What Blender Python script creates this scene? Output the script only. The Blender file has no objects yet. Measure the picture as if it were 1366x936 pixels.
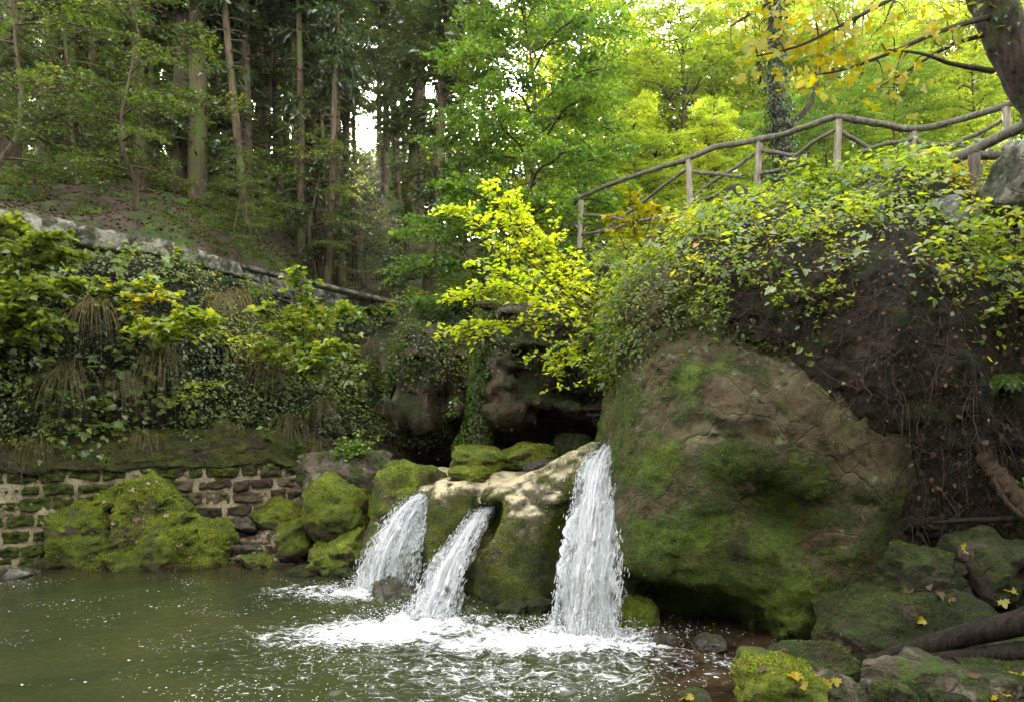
import bpy, bmesh, math, random
import numpy as np
from mathutils import Vector, Matrix

SC = bpy.context.scene
COL = SC.collection
F, HX, HY, EYE = 911.0, 683.0, 550.0, 2.4       # focal length in photo pixels, image centre, horizon row, eye height
SUN_EL, SUN_AZ = 26.5, -12.1                     # degrees; azimuth from the view axis, negative = left

def P(px, py, d):
    """photo pixel at depth d -> point"""
    return np.array([(px - HX) / F * d, d, EYE + (HY - py) / F * d])

# ------------------------------------------------------------------ noise
def _hash(ix, iy, iz, seed):
    h = (ix * 374761393 + iy * 668265263 + iz * 1274126177 + seed * 974634777) & 0xFFFFFFFF
    h = ((h ^ (h >> 13)) * 1103515245) & 0xFFFFFFFF
    h = ((h ^ (h >> 16)) * 2246822519) & 0xFFFFFFFF
    return ((h ^ (h >> 15)) & 0xFFFF) / 32767.5 - 1.0

def vnoise(p, seed=0):
    p = np.asarray(p, dtype=np.float64)
    i = np.floor(p).astype(np.int64); f = p - i
    f = f * f * f * (f * (f * 6 - 15) + 10)
    x, y, z = i[:, 0], i[:, 1], i[:, 2]
    fx, fy, fz = f[:, 0], f[:, 1], f[:, 2]
    r = 0
    for dx in (0, 1):
        wx = fx if dx else 1 - fx
        for dy in (0, 1):
            wy = fy if dy else 1 - fy
            for dz in (0, 1):
                wz = fz if dz else 1 - fz
                r = r + wx * wy * wz * _hash(x + dx, y + dy, z + dz, seed)
    return r

def fbm(p, scale=1.0, octs=4, gain=0.5, seed=0):
    p = np.asarray(p) * scale
    s, a = 0, 1.0
    for o in range(octs):
        s = s + a * vnoise(p * (2.03 ** o) + 17.3 * o, seed + o)
        a *= gain
    return s

def ridged(p, scale=1.0, octs=3, seed=0):
    p = np.asarray(p) * scale
    s, a = 0, 1.0
    for o in range(octs):
        s = s + a * (1 - 2 * np.abs(vnoise(p * (2.1 ** o) + 9.1 * o, seed + o)))
        a *= 0.5
    return s

def sstep(a, b, x):
    t = np.clip((x - a) / (b - a), 0, 1)
    return t * t * (3 - 2 * t)

def nrm(v):
    return v / np.maximum(np.linalg.norm(v, axis=-1, keepdims=True), 1e-9)

# ------------------------------------------------------------------ meshes
class MB:
    """collects vertices and polygons (arrays of equal-sized polygons)"""
    def __init__(s): s.v, s.f, s.m, s.uv, s.n = [], [], [], [], 0
    def add(s, v, f, mat=0, uv=None):
        v = np.asarray(v, dtype=np.float32).reshape(-1, 3); f = np.asarray(f, dtype=np.int64)
        s.v.append(v); s.f.append(f + s.n); s.m.append(np.full(len(f), mat, dtype=np.int32))
        s.uv.append(np.zeros((len(v), 2), np.float32) if uv is None else np.asarray(uv, np.float32)); s.n += len(v)
    def mesh(s, name, mats, smooth=True, uv=False, attrs=None):
        me = bpy.data.meshes.new(name)
        v = np.concatenate(s.v)
        tot = np.concatenate([np.full(len(f), f.shape[1], dtype=np.int32) for f in s.f])
        li = np.concatenate([f.reshape(-1) for f in s.f]).astype(np.int32)
        me.vertices.add(len(v)); me.vertices.foreach_set('co', v.reshape(-1))
        me.loops.add(len(li)); me.loops.foreach_set('vertex_index', li)
        me.polygons.add(len(tot))
        me.polygons.foreach_set('loop_start', np.concatenate([[0], np.cumsum(tot)[:-1]]).astype(np.int32))
        me.polygons.foreach_set('loop_total', tot)
        me.polygons.foreach_set('use_smooth', np.full(len(tot), smooth, dtype=bool))
        for m in (mats if isinstance(mats, (list, tuple)) else [mats]): me.materials.append(m)
        me.polygons.foreach_set('material_index', np.concatenate(s.m))
        if uv:
            l = me.uv_layers.new(name='UVMap')
            l.data.foreach_set('uv', np.concatenate(s.uv)[li].reshape(-1).astype(np.float32))
        for k, a in (attrs or {}).items():
            at = me.attributes.new(k, 'FLOAT', 'POINT'); at.data.foreach_set('value', np.asarray(a, np.float32))
        me.update(calc_edges=True); me.validate()
        return me
    def build(s, name, mats, parent=None, **k):
        o = bpy.data.objects.new(name, s.mesh(name, mats, **k)); COL.objects.link(o)
        if parent is not None: o.parent = parent
        return o

def tag(o, label=None, cat=None, group=None, kind=None):
    for k, v in (('label', label), ('category', cat), ('group', group), ('kind', kind)):
        if v: o[k] = v
    return o

def empty(name, loc, label=None, cat=None, group=None):
    o = bpy.data.objects.new(name, None); COL.objects.link(o)
    o.location = [float(c) for c in loc]; o.empty_display_size = 0.2
    return tag(o, label, cat, group)

def copy_tree(root):
    c = root.copy(); COL.objects.link(c)
    for ch in root.children:
        d = ch.copy(); COL.objects.link(d); d.parent = c
        for g in ch.children:
            e = g.copy(); COL.objects.link(e); e.parent = d
    return c

def grid_faces(nu, nv):
    i = np.arange(nu - 1)[:, None] * nv + np.arange(nv - 1)[None, :]
    i = i.reshape(-1)
    return np.stack([i, i + nv, i + nv + 1, i + 1], 1)

def smooth_path(pts, n):
    """Catmull-Rom through pts, n samples"""
    p = np.asarray(pts, float)
    if len(p) == 2:
        t = np.linspace(0, 1, n)[:, None]; return p[0] * (1 - t) + p[1] * t
    q = np.vstack([2 * p[0] - p[1], p, 2 * p[-1] - p[-2]])
    t = np.linspace(0, len(p) - 1 - 1e-6, n); i = t.astype(int); f = (t - i)[:, None]
    a, b, c, d = q[i], q[i + 1], q[i + 2], q[i + 3]
    return 0.5 * (2 * b + (c - a) * f + (2 * a - 5 * b + 4 * c - d) * f ** 2 + (3 * b - 3 * c + d - a) * f ** 3)

def tube(mb, pts, rad, sides=8, mat=0, rough=0.0, seed=0, cap=True, lobes=0):
    pts = np.asarray(pts, float); n = len(pts)
    rad = np.interp(np.linspace(0, 1, n), np.linspace(0, 1, len(np.atleast_1d(rad))), np.atleast_1d(rad)) if np.ndim(rad) else np.full(n, rad)
    t = nrm(np.gradient(pts, axis=0))
    up = np.array([0.31, 0.17, 0.93]) if abs(t[:, 2]).mean() < 0.8 else np.array([0.9, 0.4, 0.1])
    a = nrm(np.cross(t, up)); b = np.cross(t, a)
    th = np.linspace(0, 2 * math.pi, sides, endpoint=False)
    ring = a[:, None, :] * np.cos(th)[None, :, None] + b[:, None, :] * np.sin(th)[None, :, None]
    r = rad[:, None]
    if rough:
        q = np.stack([np.repeat(np.cos(th)[None] * 1.7, n, 0), np.repeat(np.sin(th)[None] * 1.7, n, 0),
                      np.repeat(np.arange(n)[:, None] * 0.35, sides, 1)], -1).reshape(-1, 3)
        r = r * (1 + rough * fbm(q, 1.0, 3, seed=seed).reshape(n, sides))
    if lobes: r = r * (1 + 0.08 * np.cos(lobes * th)[None])
    v = pts[:, None, :] + ring * r[..., None]
    i = np.arange(n - 1)[:, None] * sides; j = np.arange(sides)[None]; k = (j + 1) % sides
    f = np.stack([i + j, i + k, i + sides + k, i + sides + j], -1).reshape(-1, 4)
    vv = v.reshape(-1, 3)
    mb.add(vv, f, mat)
    if cap:
        for e in (0, n - 1):
            c = pts[e] + t[e] * (0.02 * rad[e] if e else -0.02 * rad[e])
            ix = np.arange(sides)
            tri = np.stack([ix, (ix + 1) % sides, np.full(sides, sides)], 1)
            if e == 0: tri = tri[:, ::-1]
            mb.add(np.vstack([v[e], c]), tri, mat)

# ------------------------------------------------------------------ signed-distance shapes -> mesh (surface nets)
def surface_nets(fn, lo, hi, h):
    lo, hi = np.asarray(lo, float), np.asarray(hi, float)
    n = np.ceil((hi - lo) / h).astype(int) + 1
    ax = [lo[i] + h * np.arange(n[i]) for i in range(3)]
    g = np.stack(np.meshgrid(*ax, indexing='ij'), -1).reshape(-1, 3)
    val = np.concatenate([fn(c) for c in np.array_split(g, max(1, len(g) // 400000))]).reshape(n)
    s = val < 0
    acc = np.zeros((n[0] - 1, n[1] - 1, n[2] - 1, 3)); cnt = np.zeros(tuple(n - 1))
    cs = [(a, b, c) for a in (0, 1) for b in (0, 1) for c in (0, 1)]
    def sl(c): return tuple(slice(c[i], n[i] - 1 + c[i]) for i in range(3))
    for a in cs:
        for d in range(3):
            if a[d]: continue
            b = list(a); b[d] = 1
            va, vb = val[sl(a)], val[sl(b)]
            m = (va < 0) != (vb < 0)
            t = np.where(m, va / np.where(m, va - vb, 1), 0)
            off = np.zeros(acc.shape); 
            for k in range(3): off[..., k] = a[k]
            off[..., d] += t
            acc += off * m[..., None]; cnt += m
    act = cnt > 0
    idx = np.full(tuple(n - 1), -1, dtype=np.int64); idx[act] = np.arange(act.sum())
    cell = np.argwhere(act)
    v = lo + h * (cell + acc[act] / cnt[act][:, None])
    F_ = []
    for d in range(3):
        e, u = (d + 1) % 3, (d + 2) % 3
        a = [slice(None)] * 3; b = [slice(None)] * 3
        a[d] = slice(0, n[d] - 1); b[d] = slice(1, n[d])
        for k in (e, u): a[k] = slice(1, n[k] - 1); b[k] = slice(1, n[k] - 1)
        sa, sb = s[tuple(a)], s[tuple(b)]
        for flip, m in ((False, sa & ~sb), (True, ~sa & sb)):
            q = np.argwhere(m)
            if not len(q): continue
            q[:, e] += 1; q[:, u] += 1
            def cellidx(de, du):
                c = q.copy(); c[:, e] -= de; c[:, u] -= du
                return idx[c[:, 0], c[:, 1], c[:, 2]]
            quad = np.stack([cellidx(1, 1), cellidx(0, 1), cellidx(0, 0), cellidx(1, 0)], 1)
            F_.append(quad[:, ::-1] if flip else quad)
    return v, np.concatenate(F_)

def sd_ell(p, c, r, rz=0.0, pw=2.0, tilt=(0, 0)):
    q = p - np.asarray(c)
    if rz or tilt[0] or tilt[1]:
        M = (Matrix.Rotation(rz, 3, 'Z') @ Matrix.Rotation(tilt[0], 3, 'X') @ Matrix.Rotation(tilt[1], 3, 'Y'))
        q = q @ np.array(M)
    q = np.abs(q / np.asarray(r))
    return ((q ** pw).sum(1) ** (1 / pw) - 1) * min(r)

def smin(a, b, k):
    h = np.clip(0.5 + 0.5 * (b - a) / k, 0, 1)
    return b * (1 - h) + a * h - k * h * (1 - h)
def smax(a, b, k): return -smin(-a, -b, k)

def sdf_object(name, fn, lo, hi, h, mat, parent=None):
    v, f = surface_nets(fn, lo, hi, h)
    mb = MB(); mb.add(v, f)
    return mb.build(name, mat, parent)

# ------------------------------------------------------------------ rocks
_ico = {}
def ico(level):
    if level not in _ico:
        bm = bmesh.new(); bmesh.ops.create_icosphere(bm, subdivisions=level, radius=1)
        _ico[level] = (np.array([v.co[:] for v in bm.verts]), np.array([[v.index for v in f.verts] for f in bm.faces])); bm.free()
    return _ico[level]

def rock_geo(c, r, seed, rz=0.0, tilt=0.0, cuts=7, level=5, rough=0.13, pw=3.0):
    rng = np.random.default_rng(seed)
    v, f = ico(level)
    v = v.copy()
    k = (np.abs(v) ** pw).sum(1) ** (-1 / pw); v *= k[:, None]
    for _ in range(cuts):
        n = rng.normal(size=3); n[2] = n[2] * 0.6 + 0.2; n /= np.linalg.norm(n)
        d = rng.uniform(0.55, 0.9)
        ex = np.maximum(0, v @ n - d); v = v - ex[:, None] * n * 0.92
    v += nrm(v) * (rough * fbm(v + seed * 3.1, 1.6, 5, 0.5, seed))[:, None]
    v += nrm(v) * (rough * 0.38 * ridged(v + seed, 2.8, 4, seed + 5))[:, None]
    v = v * np.asarray(r)
    M = np.array(Matrix.Rotation(rz, 3, 'Z') @ Matrix.Rotation(tilt, 3, 'Y'))
    return v @ M.T + np.asarray(c), f

def rock(name, label, box, d, mat, seed, ry=None, cat='rock', group=None, sink=0.15, **k):
    """a boulder filling the pixel box (x0,y0,x1,y1) at depth d"""
    x0, y0, x1, y1 = box
    c = P((x0 + x1) / 2, (y0 + y1) / 2, d)
    rx = (x1 - x0) / 2 / F * d; rz = (y1 - y0) / 2 / F * d
    c[2] -= rz * sink; rz *= 1 + sink
    v, f = rock_geo((0, 0, 0), (rx * 1.06, ry or rx * 0.85, rz * 1.08), seed, **k)
    mb = MB(); mb.add(v, f)
    o = mb.build(name, mat); o.location = c
    return tag(o, label, cat, group)

# ------------------------------------------------------------------ lofted sheets (banks and cliffs)
class Loft:
    def __init__(s, rows, nu, nv, amp=0.15, scale=0.9, seed=0, octs=5, fine=0.0):
        R = np.stack([smooth_path(r, nu) for r in rows])             # rows, nu, 3
        t = np.linspace(0, len(rows) - 1 - 1e-6, nv)
        Q = np.stack([smooth_path(R[:, i], nv) for i in range(nu)])  # nu, nv, 3
        for _ in range(2):
            n = s.normals(Q)
            if _ == 0:
                d = amp * fbm(Q.reshape(-1, 3), scale, octs, 0.5, seed) + fine * ridged(Q.reshape(-1, 3), scale * 4, 3, seed + 3)
                Q = Q + n * d.reshape(nu, nv, 1)
        s.p, s.n, s.nu, s.nv = Q, n, nu, nv
    @staticmethod
    def normals(Q):
        return nrm(np.cross(np.gradient(Q, axis=0), np.gradient(Q, axis=1)))
    def sample(s, n, rng, u=(0, 1), v=(0, 1)):
        # density by area
        A = np.linalg.norm(np.cross(s.p[1:, :-1] - s.p[:-1, :-1], s.p[:-1, 1:] - s.p[:-1, :-1]), axis=-1)
        U = (np.arange(s.nu - 1) / (s.nu - 1))[:, None]; V = (np.arange(s.nv - 1) / (s.nv - 1))[None]
        A = A * ((U >= u[0]) & (U <= u[1])) * ((V >= v[0]) & (V <= v[1]))
        c = np.cumsum(A.reshape(-1)); k = np.searchsorted(c, rng.uniform(0, c[-1], n))
        i, j = k // (s.nv - 1), k % (s.nv - 1)
        a, b = rng.uniform(size=(n, 1)), rng.uniform(size=(n, 1))
        p = (s.p[i, j] * (1 - a) + s.p[i + 1, j] * a) * (1 - b) + (s.p[i, j + 1] * (1 - a) + s.p[i + 1, j + 1] * a) * b
        return p, s.n[i, j], i / (s.nu - 1), j / (s.nv - 1)
    def build(s, name, mat, **k):
        mb = MB(); mb.add(s.p.reshape(-1, 3), grid_faces(s.nu, s.nv)); return mb.build(name, mat, **k)

# ------------------------------------------------------------------ materials
def mat_new(name):
    m = bpy.data.materials.new(name); m.use_nodes = True
    nt = m.node_tree; nt.nodes.clear()
    return m, nt, nt.nodes, nt.links

class NB:
    """small node helper"""
    def __init__(s, name): s.m, s.nt, s.N, s.L = mat_new(name)
    def n(s, t, **k):
        x = s.N.new(t)
        for a, b in k.items():
            if a.startswith('i_'): x.inputs[a[2:].replace('_', ' ')].default_value = b
            else: setattr(x, a, b)
        return x
    def link(s, a, b): s.L.new(a, b)
    def coord(s): return s.n('ShaderNodeTexCoord').outputs['Object'] if False else s.n('ShaderNodeNewGeometry').outputs['Position']
    def noise(s, scale, detail=6, rough=0.55, vec=None, dist=0.0):
        x = s.n('ShaderNodeTexNoise'); x.inputs['Scale'].default_value = scale; x.inputs['Detail'].default_value = detail
        x.inputs['Roughness'].default_value = rough; x.inputs['Distortion'].default_value = dist
        s.link(vec if vec is not None else s.coord(), x.inputs['Vector']); return x.outputs['Fac']
    def vadd(s, vec, amt, scale):
        t = s.n('ShaderNodeTexNoise'); t.inputs['Scale'].default_value = scale; t.inputs['Detail'].default_value = 3; s.link(vec, t.inputs['Vector'])
        x = s.n('ShaderNodeVectorMath', operation='MULTIPLY_ADD'); s.link(t.outputs['Color'], x.inputs[0]); x.inputs[1].default_value = (amt,) * 3; s.link(vec, x.inputs[2]); return x.outputs[0]
    def vor(s, scale, feature='F1', vec=None, out='Distance'):
        x = s.n('ShaderNodeTexVoronoi', feature=feature); x.inputs['Scale'].default_value = scale
        s.link(vec if vec is not None else s.coord(), x.inputs['Vector']); return x.outputs[out]
    def math(s, op, a, b=None, c=None, clamp=False):
        x = s.n('ShaderNodeMath', operation=op); x.use_clamp = clamp
        for i, q in enumerate((a, b, c)):
            if q is None: continue
            if isinstance(q, (int, float)): x.inputs[i].default_value = q
            else: s.link(q, x.inputs[i])
        return x.outputs[0]
    def rng(s, v, a, b, c=0.0, d=1.0, smooth=True):
        x = s.n('ShaderNodeMapRange'); x.interpolation_type = 'SMOOTHSTEP' if smooth else 'LINEAR'
        s.link(v, x.inputs['Value'])
        for k, q in zip(('From Min', 'From Max', 'To Min', 'To Max'), (a, b, c, d)): x.inputs[k].default_value = q
        return x.outputs['Result']
    def ramp(s, v, stops):
        x = s.n('ShaderNodeValToRGB'); r = x.color_ramp
        while len(r.elements) < len(stops): r.elements.new(0.5)
        for e, (p, c) in zip(r.elements, stops): e.position = p; e.color = (*c, 1)
        s.link(v, x.inputs['Fac']); return x.outputs['Color']
    def mix(s, f, a, b, mode='MIX'):
        x = s.n('ShaderNodeMix', data_type='RGBA', blend_type=mode)
        for k, q in ((0, f), (6, a), (7, b)):
            if isinstance(q, (int, float)): x.inputs[k].default_value = q
            elif isinstance(q, tuple): x.inputs[k].default_value = (*q, 1)
            else: s.link(q, x.inputs[k])
        return x.outputs[2]
    def bump(s, h, strength=0.5, dist=0.05, normal=None):
        x = s.n('ShaderNodeBump'); x.inputs['Strength'].default_value = strength; x.inputs['Distance'].default_value = dist
        s.link(h, x.inputs['Height'])
        if normal is not None: s.link(normal, x.inputs['Normal'])
        return x.outputs['Normal']
    def out(s, sh):
        o = s.n('ShaderNodeOutputMaterial'); s.link(sh, o.inputs['Surface']); return s.m
    def principled(s, color, rough=0.8, normal=None, spec=0.3):
        x = s.n('ShaderNodeBsdfPrincipled')
        for k, q in (('Base Color', color), ('Roughness', rough)):
            if isinstance(q, (int, float)): x.inputs[k].default_value = q
            elif isinstance(q, tuple): x.inputs[k].default_value = (*q, 1)
            else: s.link(q, x.inputs[k])
        x.inputs['Specular IOR Level'].default_value = spec
        if normal is not None: s.link(normal, x.inputs['Normal'])
        return x

def rock_mat(name, stops, moss=((0.03, 0.06, 0.008), (0.10, 0.15, 0.012)), amount=0.5, zbias=0.6, scale=1.6,
             rough=0.85, wet=None, lichen=None, fuzz=0.6, rockbump=0.6, strata=0.0, paletop=None, grad=None):
    b = NB(name)
    pos = b.coord()
    big = b.noise(scale, 8, 0.62, pos)
    fine = b.noise(scale * 9, 6, 0.6, pos)
    v = b.math('ADD', b.math('MULTIPLY', big, 0.75), b.math('MULTIPLY', fine, 0.25))
    col = b.ramp(v, stops)
    if strata:
        mp = b.n('ShaderNodeMapping'); mp.inputs['Scale'].default_value = (0.25, 0.25, 2.2); mp.inputs['Rotation'].default_value = (0.1, 0.22, 0)
        b.link(pos, mp.inputs['Vector'])
        st = b.noise(3.0, 5, 0.6, mp.outputs['Vector'], 0.4)
        col = b.mix(b.rng(st, 0.42, 0.62), col, b.mix(strata, col, (0.10, 0.050, 0.022)))
    if lichen:
        lz = b.rng(b.noise(scale * 3.1, 7, 0.7, pos), 0.60, 0.68)
        col = b.mix(b.math('MULTIPLY', lz, 0.8), col, lichen)
    nz = b.n('ShaderNodeSeparateXYZ'); g = b.n('ShaderNodeNewGeometry'); b.link(g.outputs['Normal'], nz.inputs[0])
    if paletop: col = b.mix(b.math('MULTIPLY', b.rng(nz.outputs['Z'], 0.45, 0.85), b.rng(b.noise(scale * 2, 6, 0.65, pos), 0.28, 0.46)), col, paletop)  # pale bare stone plus skylight put into the colour of upward faces
    mn = b.noise(scale * 1.7, 9, 0.66, pos)
    mf = b.math('ADD', b.math('MULTIPLY', nz.outputs['Z'], zbias * 0.5), b.math('MULTIPLY', b.math('SUBTRACT', mn, 0.5), 2.2))
    if grad:
        gs = b.n('ShaderNodeVectorMath', operation='DOT_PRODUCT'); b.link(pos, gs.inputs[0]); gs.inputs[1].default_value = grad[:3]
        mf = b.math('ADD', mf, b.math('ADD', gs.outputs['Value'], grad[3]))
    mf = b.rng(b.math('ADD', mf, amount - 0.5), -0.12, 0.22)
    m0, m1 = np.array(moss[0]), np.array(moss[1])
    mv = b.math('ADD', b.math('MULTIPLY', b.noise(scale * 1.9, 5, 0.6, pos), 0.55), b.math('MULTIPLY', b.noise(38, 5, 0.65, pos), 0.45))
    mc = b.ramp(mv, [(0.34, tuple(m0 * 0.7)), (0.47, tuple(m0 * 0.55 + m1 * 0.25)), (0.57, tuple(m1 * 0.75)), (0.70, tuple(m1 * 1.25))])
    # browner, drier cushions here and there
    br = b.rng(b.noise(scale * 2.7, 4, 0.6, pos), 0.56, 0.70)
    mc = b.mix(b.math('MULTIPLY', br, 0.6), mc, (0.10, 0.065, 0.02))
    col = b.mix(mf, col, mc)
    pit = b.rng(b.noise(scale * 7, 8, 0.75, pos), 0.33, 0.47, 0.35, 1.0)
    col = b.mix(1.0, col, pit, 'MULTIPLY')
    crack = b.rng(b.vor(scale * 1.5, 'DISTANCE_TO_EDGE', b.vadd(pos, 0.35 / scale, scale * 2.0)), 0.0, 0.035, -0.25, 0.0)
    h1 = b.math('ADD', b.math('MULTIPLY', b.noise(scale * 5, 10, 0.70, pos), rockbump), b.math('MULTIPLY', crack, b.math('SUBTRACT', 1.0, mf)))
    h2 = b.math('MULTIPLY', b.math('ADD', b.math('MULTIPLY', b.noise(90, 4, 0.7, pos), 0.8), b.math('ADD', b.math('MULTIPLY', b.noise(28, 5, 0.7, pos), 1.2), b.noise(9, 4, 0.6, pos))), b.math('MULTIPLY', mf, fuzz))
    nrml = b.bump(b.math('ADD', h1, h2), 1.0, 0.075)
    sz = b.n('ShaderNodeSeparateXYZ'); b.link(pos, sz.inputs[0])
    wl_ = b.rng(b.math('ADD', sz.outputs['Z'], b.math('MULTIPLY', b.noise(4.0, 4, 0.6, pos), -0.12)), -0.05, 0.02, 0.42, 1.0)
    col = b.mix(1.0, col, wl_, 'MULTIPLY')
    ro = rough
    if wet: 
        ro = b.mix(mf, (wet,) * 3, (0.9,) * 3)
    return b.out(b.principled(col, ro, nrml, 0.3 if not wet else 0.5).outputs[0])

def leaf_mat(name, stops, trans=1.6, tint=(1.15, 1.0, 0.35), tfac=0.5, gloss=0.06, patch=None):
    """stops: colours by leaf"""
    b = NB(name)
    g = b.n('ShaderNodeNewGeometry')
    r = g.outputs['Random Per Island']
    oi = b.n('ShaderNodeObjectInfo')
    pn = b.noise(0.55, 2, 0.5)
    f = b.math('ADD', b.math('MULTIPLY', r, 0.62), b.math('ADD', b.math('MULTIPLY', b.math('SUBTRACT', pn, 0.5), 0.9),
               b.math('ADD', b.math('MULTIPLY', oi.outputs['Random'], 0.16), 0.10)), clamp=True)
    col = b.ramp(f, stops)
    d = b.n('ShaderNodeBsdfDiffuse'); b.link(col, d.inputs['Color'])
    tc = b.n('ShaderNodeVectorMath', operation='MULTIPLY'); b.link(col, tc.inputs[0]); tc.inputs[1].default_value = tuple(trans * c for c in tint)
    t = b.n('ShaderNodeBsdfTranslucent'); b.link(tc.outputs[0], t.inputs['Color'])
    m = b.n('ShaderNodeMixShader'); m.inputs[0].default_value = tfac; b.link(d.outputs[0], m.inputs[1]); b.link(t.outputs[0], m.inputs[2])
    gl = b.n('ShaderNodeBsdfGlossy'); gl.inputs['Roughness'].default_value = 0.38; gl.inputs['Color'].default_value = (1, 1, 1, 1)
    m2 = b.n('ShaderNodeMixShader'); m2.inputs[0].default_value = gloss
    b.link(m.outputs[0], m2.inputs[1]); b.link(gl.outputs[0], m2.inputs[2])
    return b.out(m2.outputs[0])

def bark_mat(name, c1, c2, moss=None, mamt=0.45, scale=1.0):
    b = NB(name); pos = b.coord()
    mp = b.n('ShaderNodeMapping'); mp.inputs['Scale'].default_value = (9 * scale, 9 * scale, 1.6 * scale); b.link(pos, mp.inputs['Vector'])
    v = b.noise(1.5, 8, 0.65, mp.outputs['Vector'], 0.3)
    col = b.ramp(v, [(0.3, c1), (0.7, c2)])
    if moss:
        f = b.rng(b.noise(1.1 * scale, 6, 0.6, pos), 0.62 - mamt * 0.3, 0.75 - mamt * 0.3)
        col = b.mix(f, col, moss)
    return b.out(b.principled(col, 0.9, b.bump(v, 0.9, 0.05), 0.15).outputs[0])

# ------------------------------------------------------------------ leaves
RHOMB = (np.array([(0, 0, 0), (0.36, 0.48, 0.07), (0, 1, -0.06), (-0.36, 0.48, 0.07)]), [[0, 1, 2, 3]])
OVAL = (np.array([(0, 0, 0), (0.27, 0.22, 0.05), (0.33, 0.55, 0.06), (0, 1, -0.10), (-0.33, 0.55, 0.06), (-0.27, 0.22, 0.05)]), [[0, 1, 2, 3], [0, 3, 4, 5]])
_m = [(0.0, 0.05), (0.24, -0.14), (0.30, 0.06), (0.62, 0.10), (0.48, 0.30), (0.60, 0.60), (0.28, 0.52), (0.26, 0.74), (0.0, 1.05)]
_v = [(x, y, 0.16 * abs(x) - 0.12 * y * y) for x, y in _m]
MAPLE = (np.array(_v + [(-x, y, z) for x, y, z in _v[1:-1]][::-1]), [[0, 1, 2, 3, 4, 5, 6, 7, 8], [0, 8, 9, 10, 11, 12, 13, 14, 15]])
IVY = (np.array([(0, 0, 0), (0.42, 0.12, 0.03), (0.22, 0.45, 0.08), (0, 1, -0.08), (-0.22, 0.45, 0.08), (-0.42, 0.12, 0.03)]), [[0, 1, 2, 3], [0, 3, 4, 5]])

def add_leaves(mb, pos, n, d, size, tmpl, mat=0):
    T, polys = tmpl
    n = nrm(n); d = nrm(d - (d * n).sum(1, keepdims=True) * n); s = np.cross(d, n)
    size = np.broadcast_to(size, len(pos))[:, None, None]
    _curl = np.random.default_rng(len(pos)).normal(1.3, 1.3, len(pos))
    v = pos[:, None, :] + size * (T[None, :, 0, None] * s[:, None, :] + T[None, :, 1, None] * d[:, None, :] + T[None, :, 2, None] * _curl[:, None, None] * n[:, None, :])
    k = len(T); base = np.arange(len(pos))[:, None] * k
    groups = {}
    for p in polys: groups.setdefault(len(p), []).append(p)
    vv = v.reshape(-1, 3); first = True
    for ln, ps in groups.items():
        f = np.concatenate([base + np.array(p)[None] for p in ps])
        if first: mb.add(vv, f, mat); first = False
        else: mb.f.append(f + mb.n - len(vv)); mb.m.append(np.full(len(f), mat, np.int32))

def rand_dir(rng, n): return nrm(rng.normal(size=(n, 3)))

def mesh_sample(o, n, rng, cond=None):
    """random points and normals on an object's surface (object coordinates)"""
    me = o.data; nv = len(me.vertices); v = np.empty(nv * 3, np.float32); me.vertices.foreach_get('co', v); v = v.reshape(-1, 3)
    me.calc_loop_triangles(); nt = len(me.loop_triangles); t = np.empty(nt * 3, np.int32); me.loop_triangles.foreach_get('vertices', t); t = t.reshape(-1, 3)
    a, b, c = v[t[:, 0]], v[t[:, 1]], v[t[:, 2]]; cr = np.cross(b - a, c - a); ar = np.linalg.norm(cr, axis=1); nn = cr / np.maximum(ar, 1e-9)[:, None]
    ctr = (a + b + c) / 3 + np.array(o.location)
    if cond is not None: ar = ar * cond(ctr, nn)
    k = np.searchsorted(np.cumsum(ar), rng.uniform(0, ar.sum(), n)); k = np.minimum(k, nt - 1)
    r1, r2 = np.sqrt(rng.uniform(size=(n, 1))), rng.uniform(size=(n, 1))
    return a[k] * (1 - r1) + b[k] * (r1 * (1 - r2)) + c[k] * (r1 * r2), nn[k]
SKY, SUN, SUN_DISC, EXPO, HAZE = 0.15, 5.0, 80.0, 4.05, 0.0003
# ================================================================== MATERIALS FOR THE SETTING
M = {}
M['soil'] = rock_mat('soil', [(0.30, (0.018, 0.012, 0.007)), (0.50, (0.042, 0.029, 0.016)), (0.68, (0.075, 0.053, 0.031))],
                     amount=0.43, zbias=0.2, scale=0.7, rough=0.95, fuzz=0.8)
M['bank'] = rock_mat('bank_earth', [(0.3, (0.007, 0.005, 0.003)), (0.52, (0.022, 0.015, 0.009)), (0.66, (0.050, 0.035, 0.020)), (0.76, (0.085, 0.06, 0.035))],
                     moss=((0.009, 0.014, 0.003), (0.036, 0.046, 0.007)), amount=0.45, zbias=0.25, scale=1.2, rough=0.95)
M['cliff'] = rock_mat('cliff_rock', [(0.3, (0.014, 0.011, 0.008)), (0.5, (0.052, 0.040, 0.028)), (0.64, (0.10, 0.082, 0.058)), (0.74, (0.17, 0.145, 0.10))],
                      moss=((0.012, 0.022, 0.005), (0.055, 0.078, 0.014)), amount=0.44, zbias=0.35, scale=1.0, strata=0.5, lichen=(0.12, 0.14, 0.085))
M['boulder'] = rock_mat('boulder_sandstone', [(0.30, (0.008, 0.006, 0.003)), (0.42, (0.034, 0.023, 0.009)), (0.50, (0.062, 0.048, 0.021)), (0.58, (0.084, 0.074, 0.034)), (0.70, (0.15, 0.13, 0.074))],
                        moss=((0.026, 0.048, 0.005), (0.125, 0.180, 0.013)), amount=0.58, zbias=-0.2, scale=1.15, strata=0.22, grad=(-0.13, 0.0, -0.17, 0.13 * 2.8 + 0.17 * 1.35), rockbump=1.0, lichen=(0.15, 0.175, 0.09))
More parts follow.
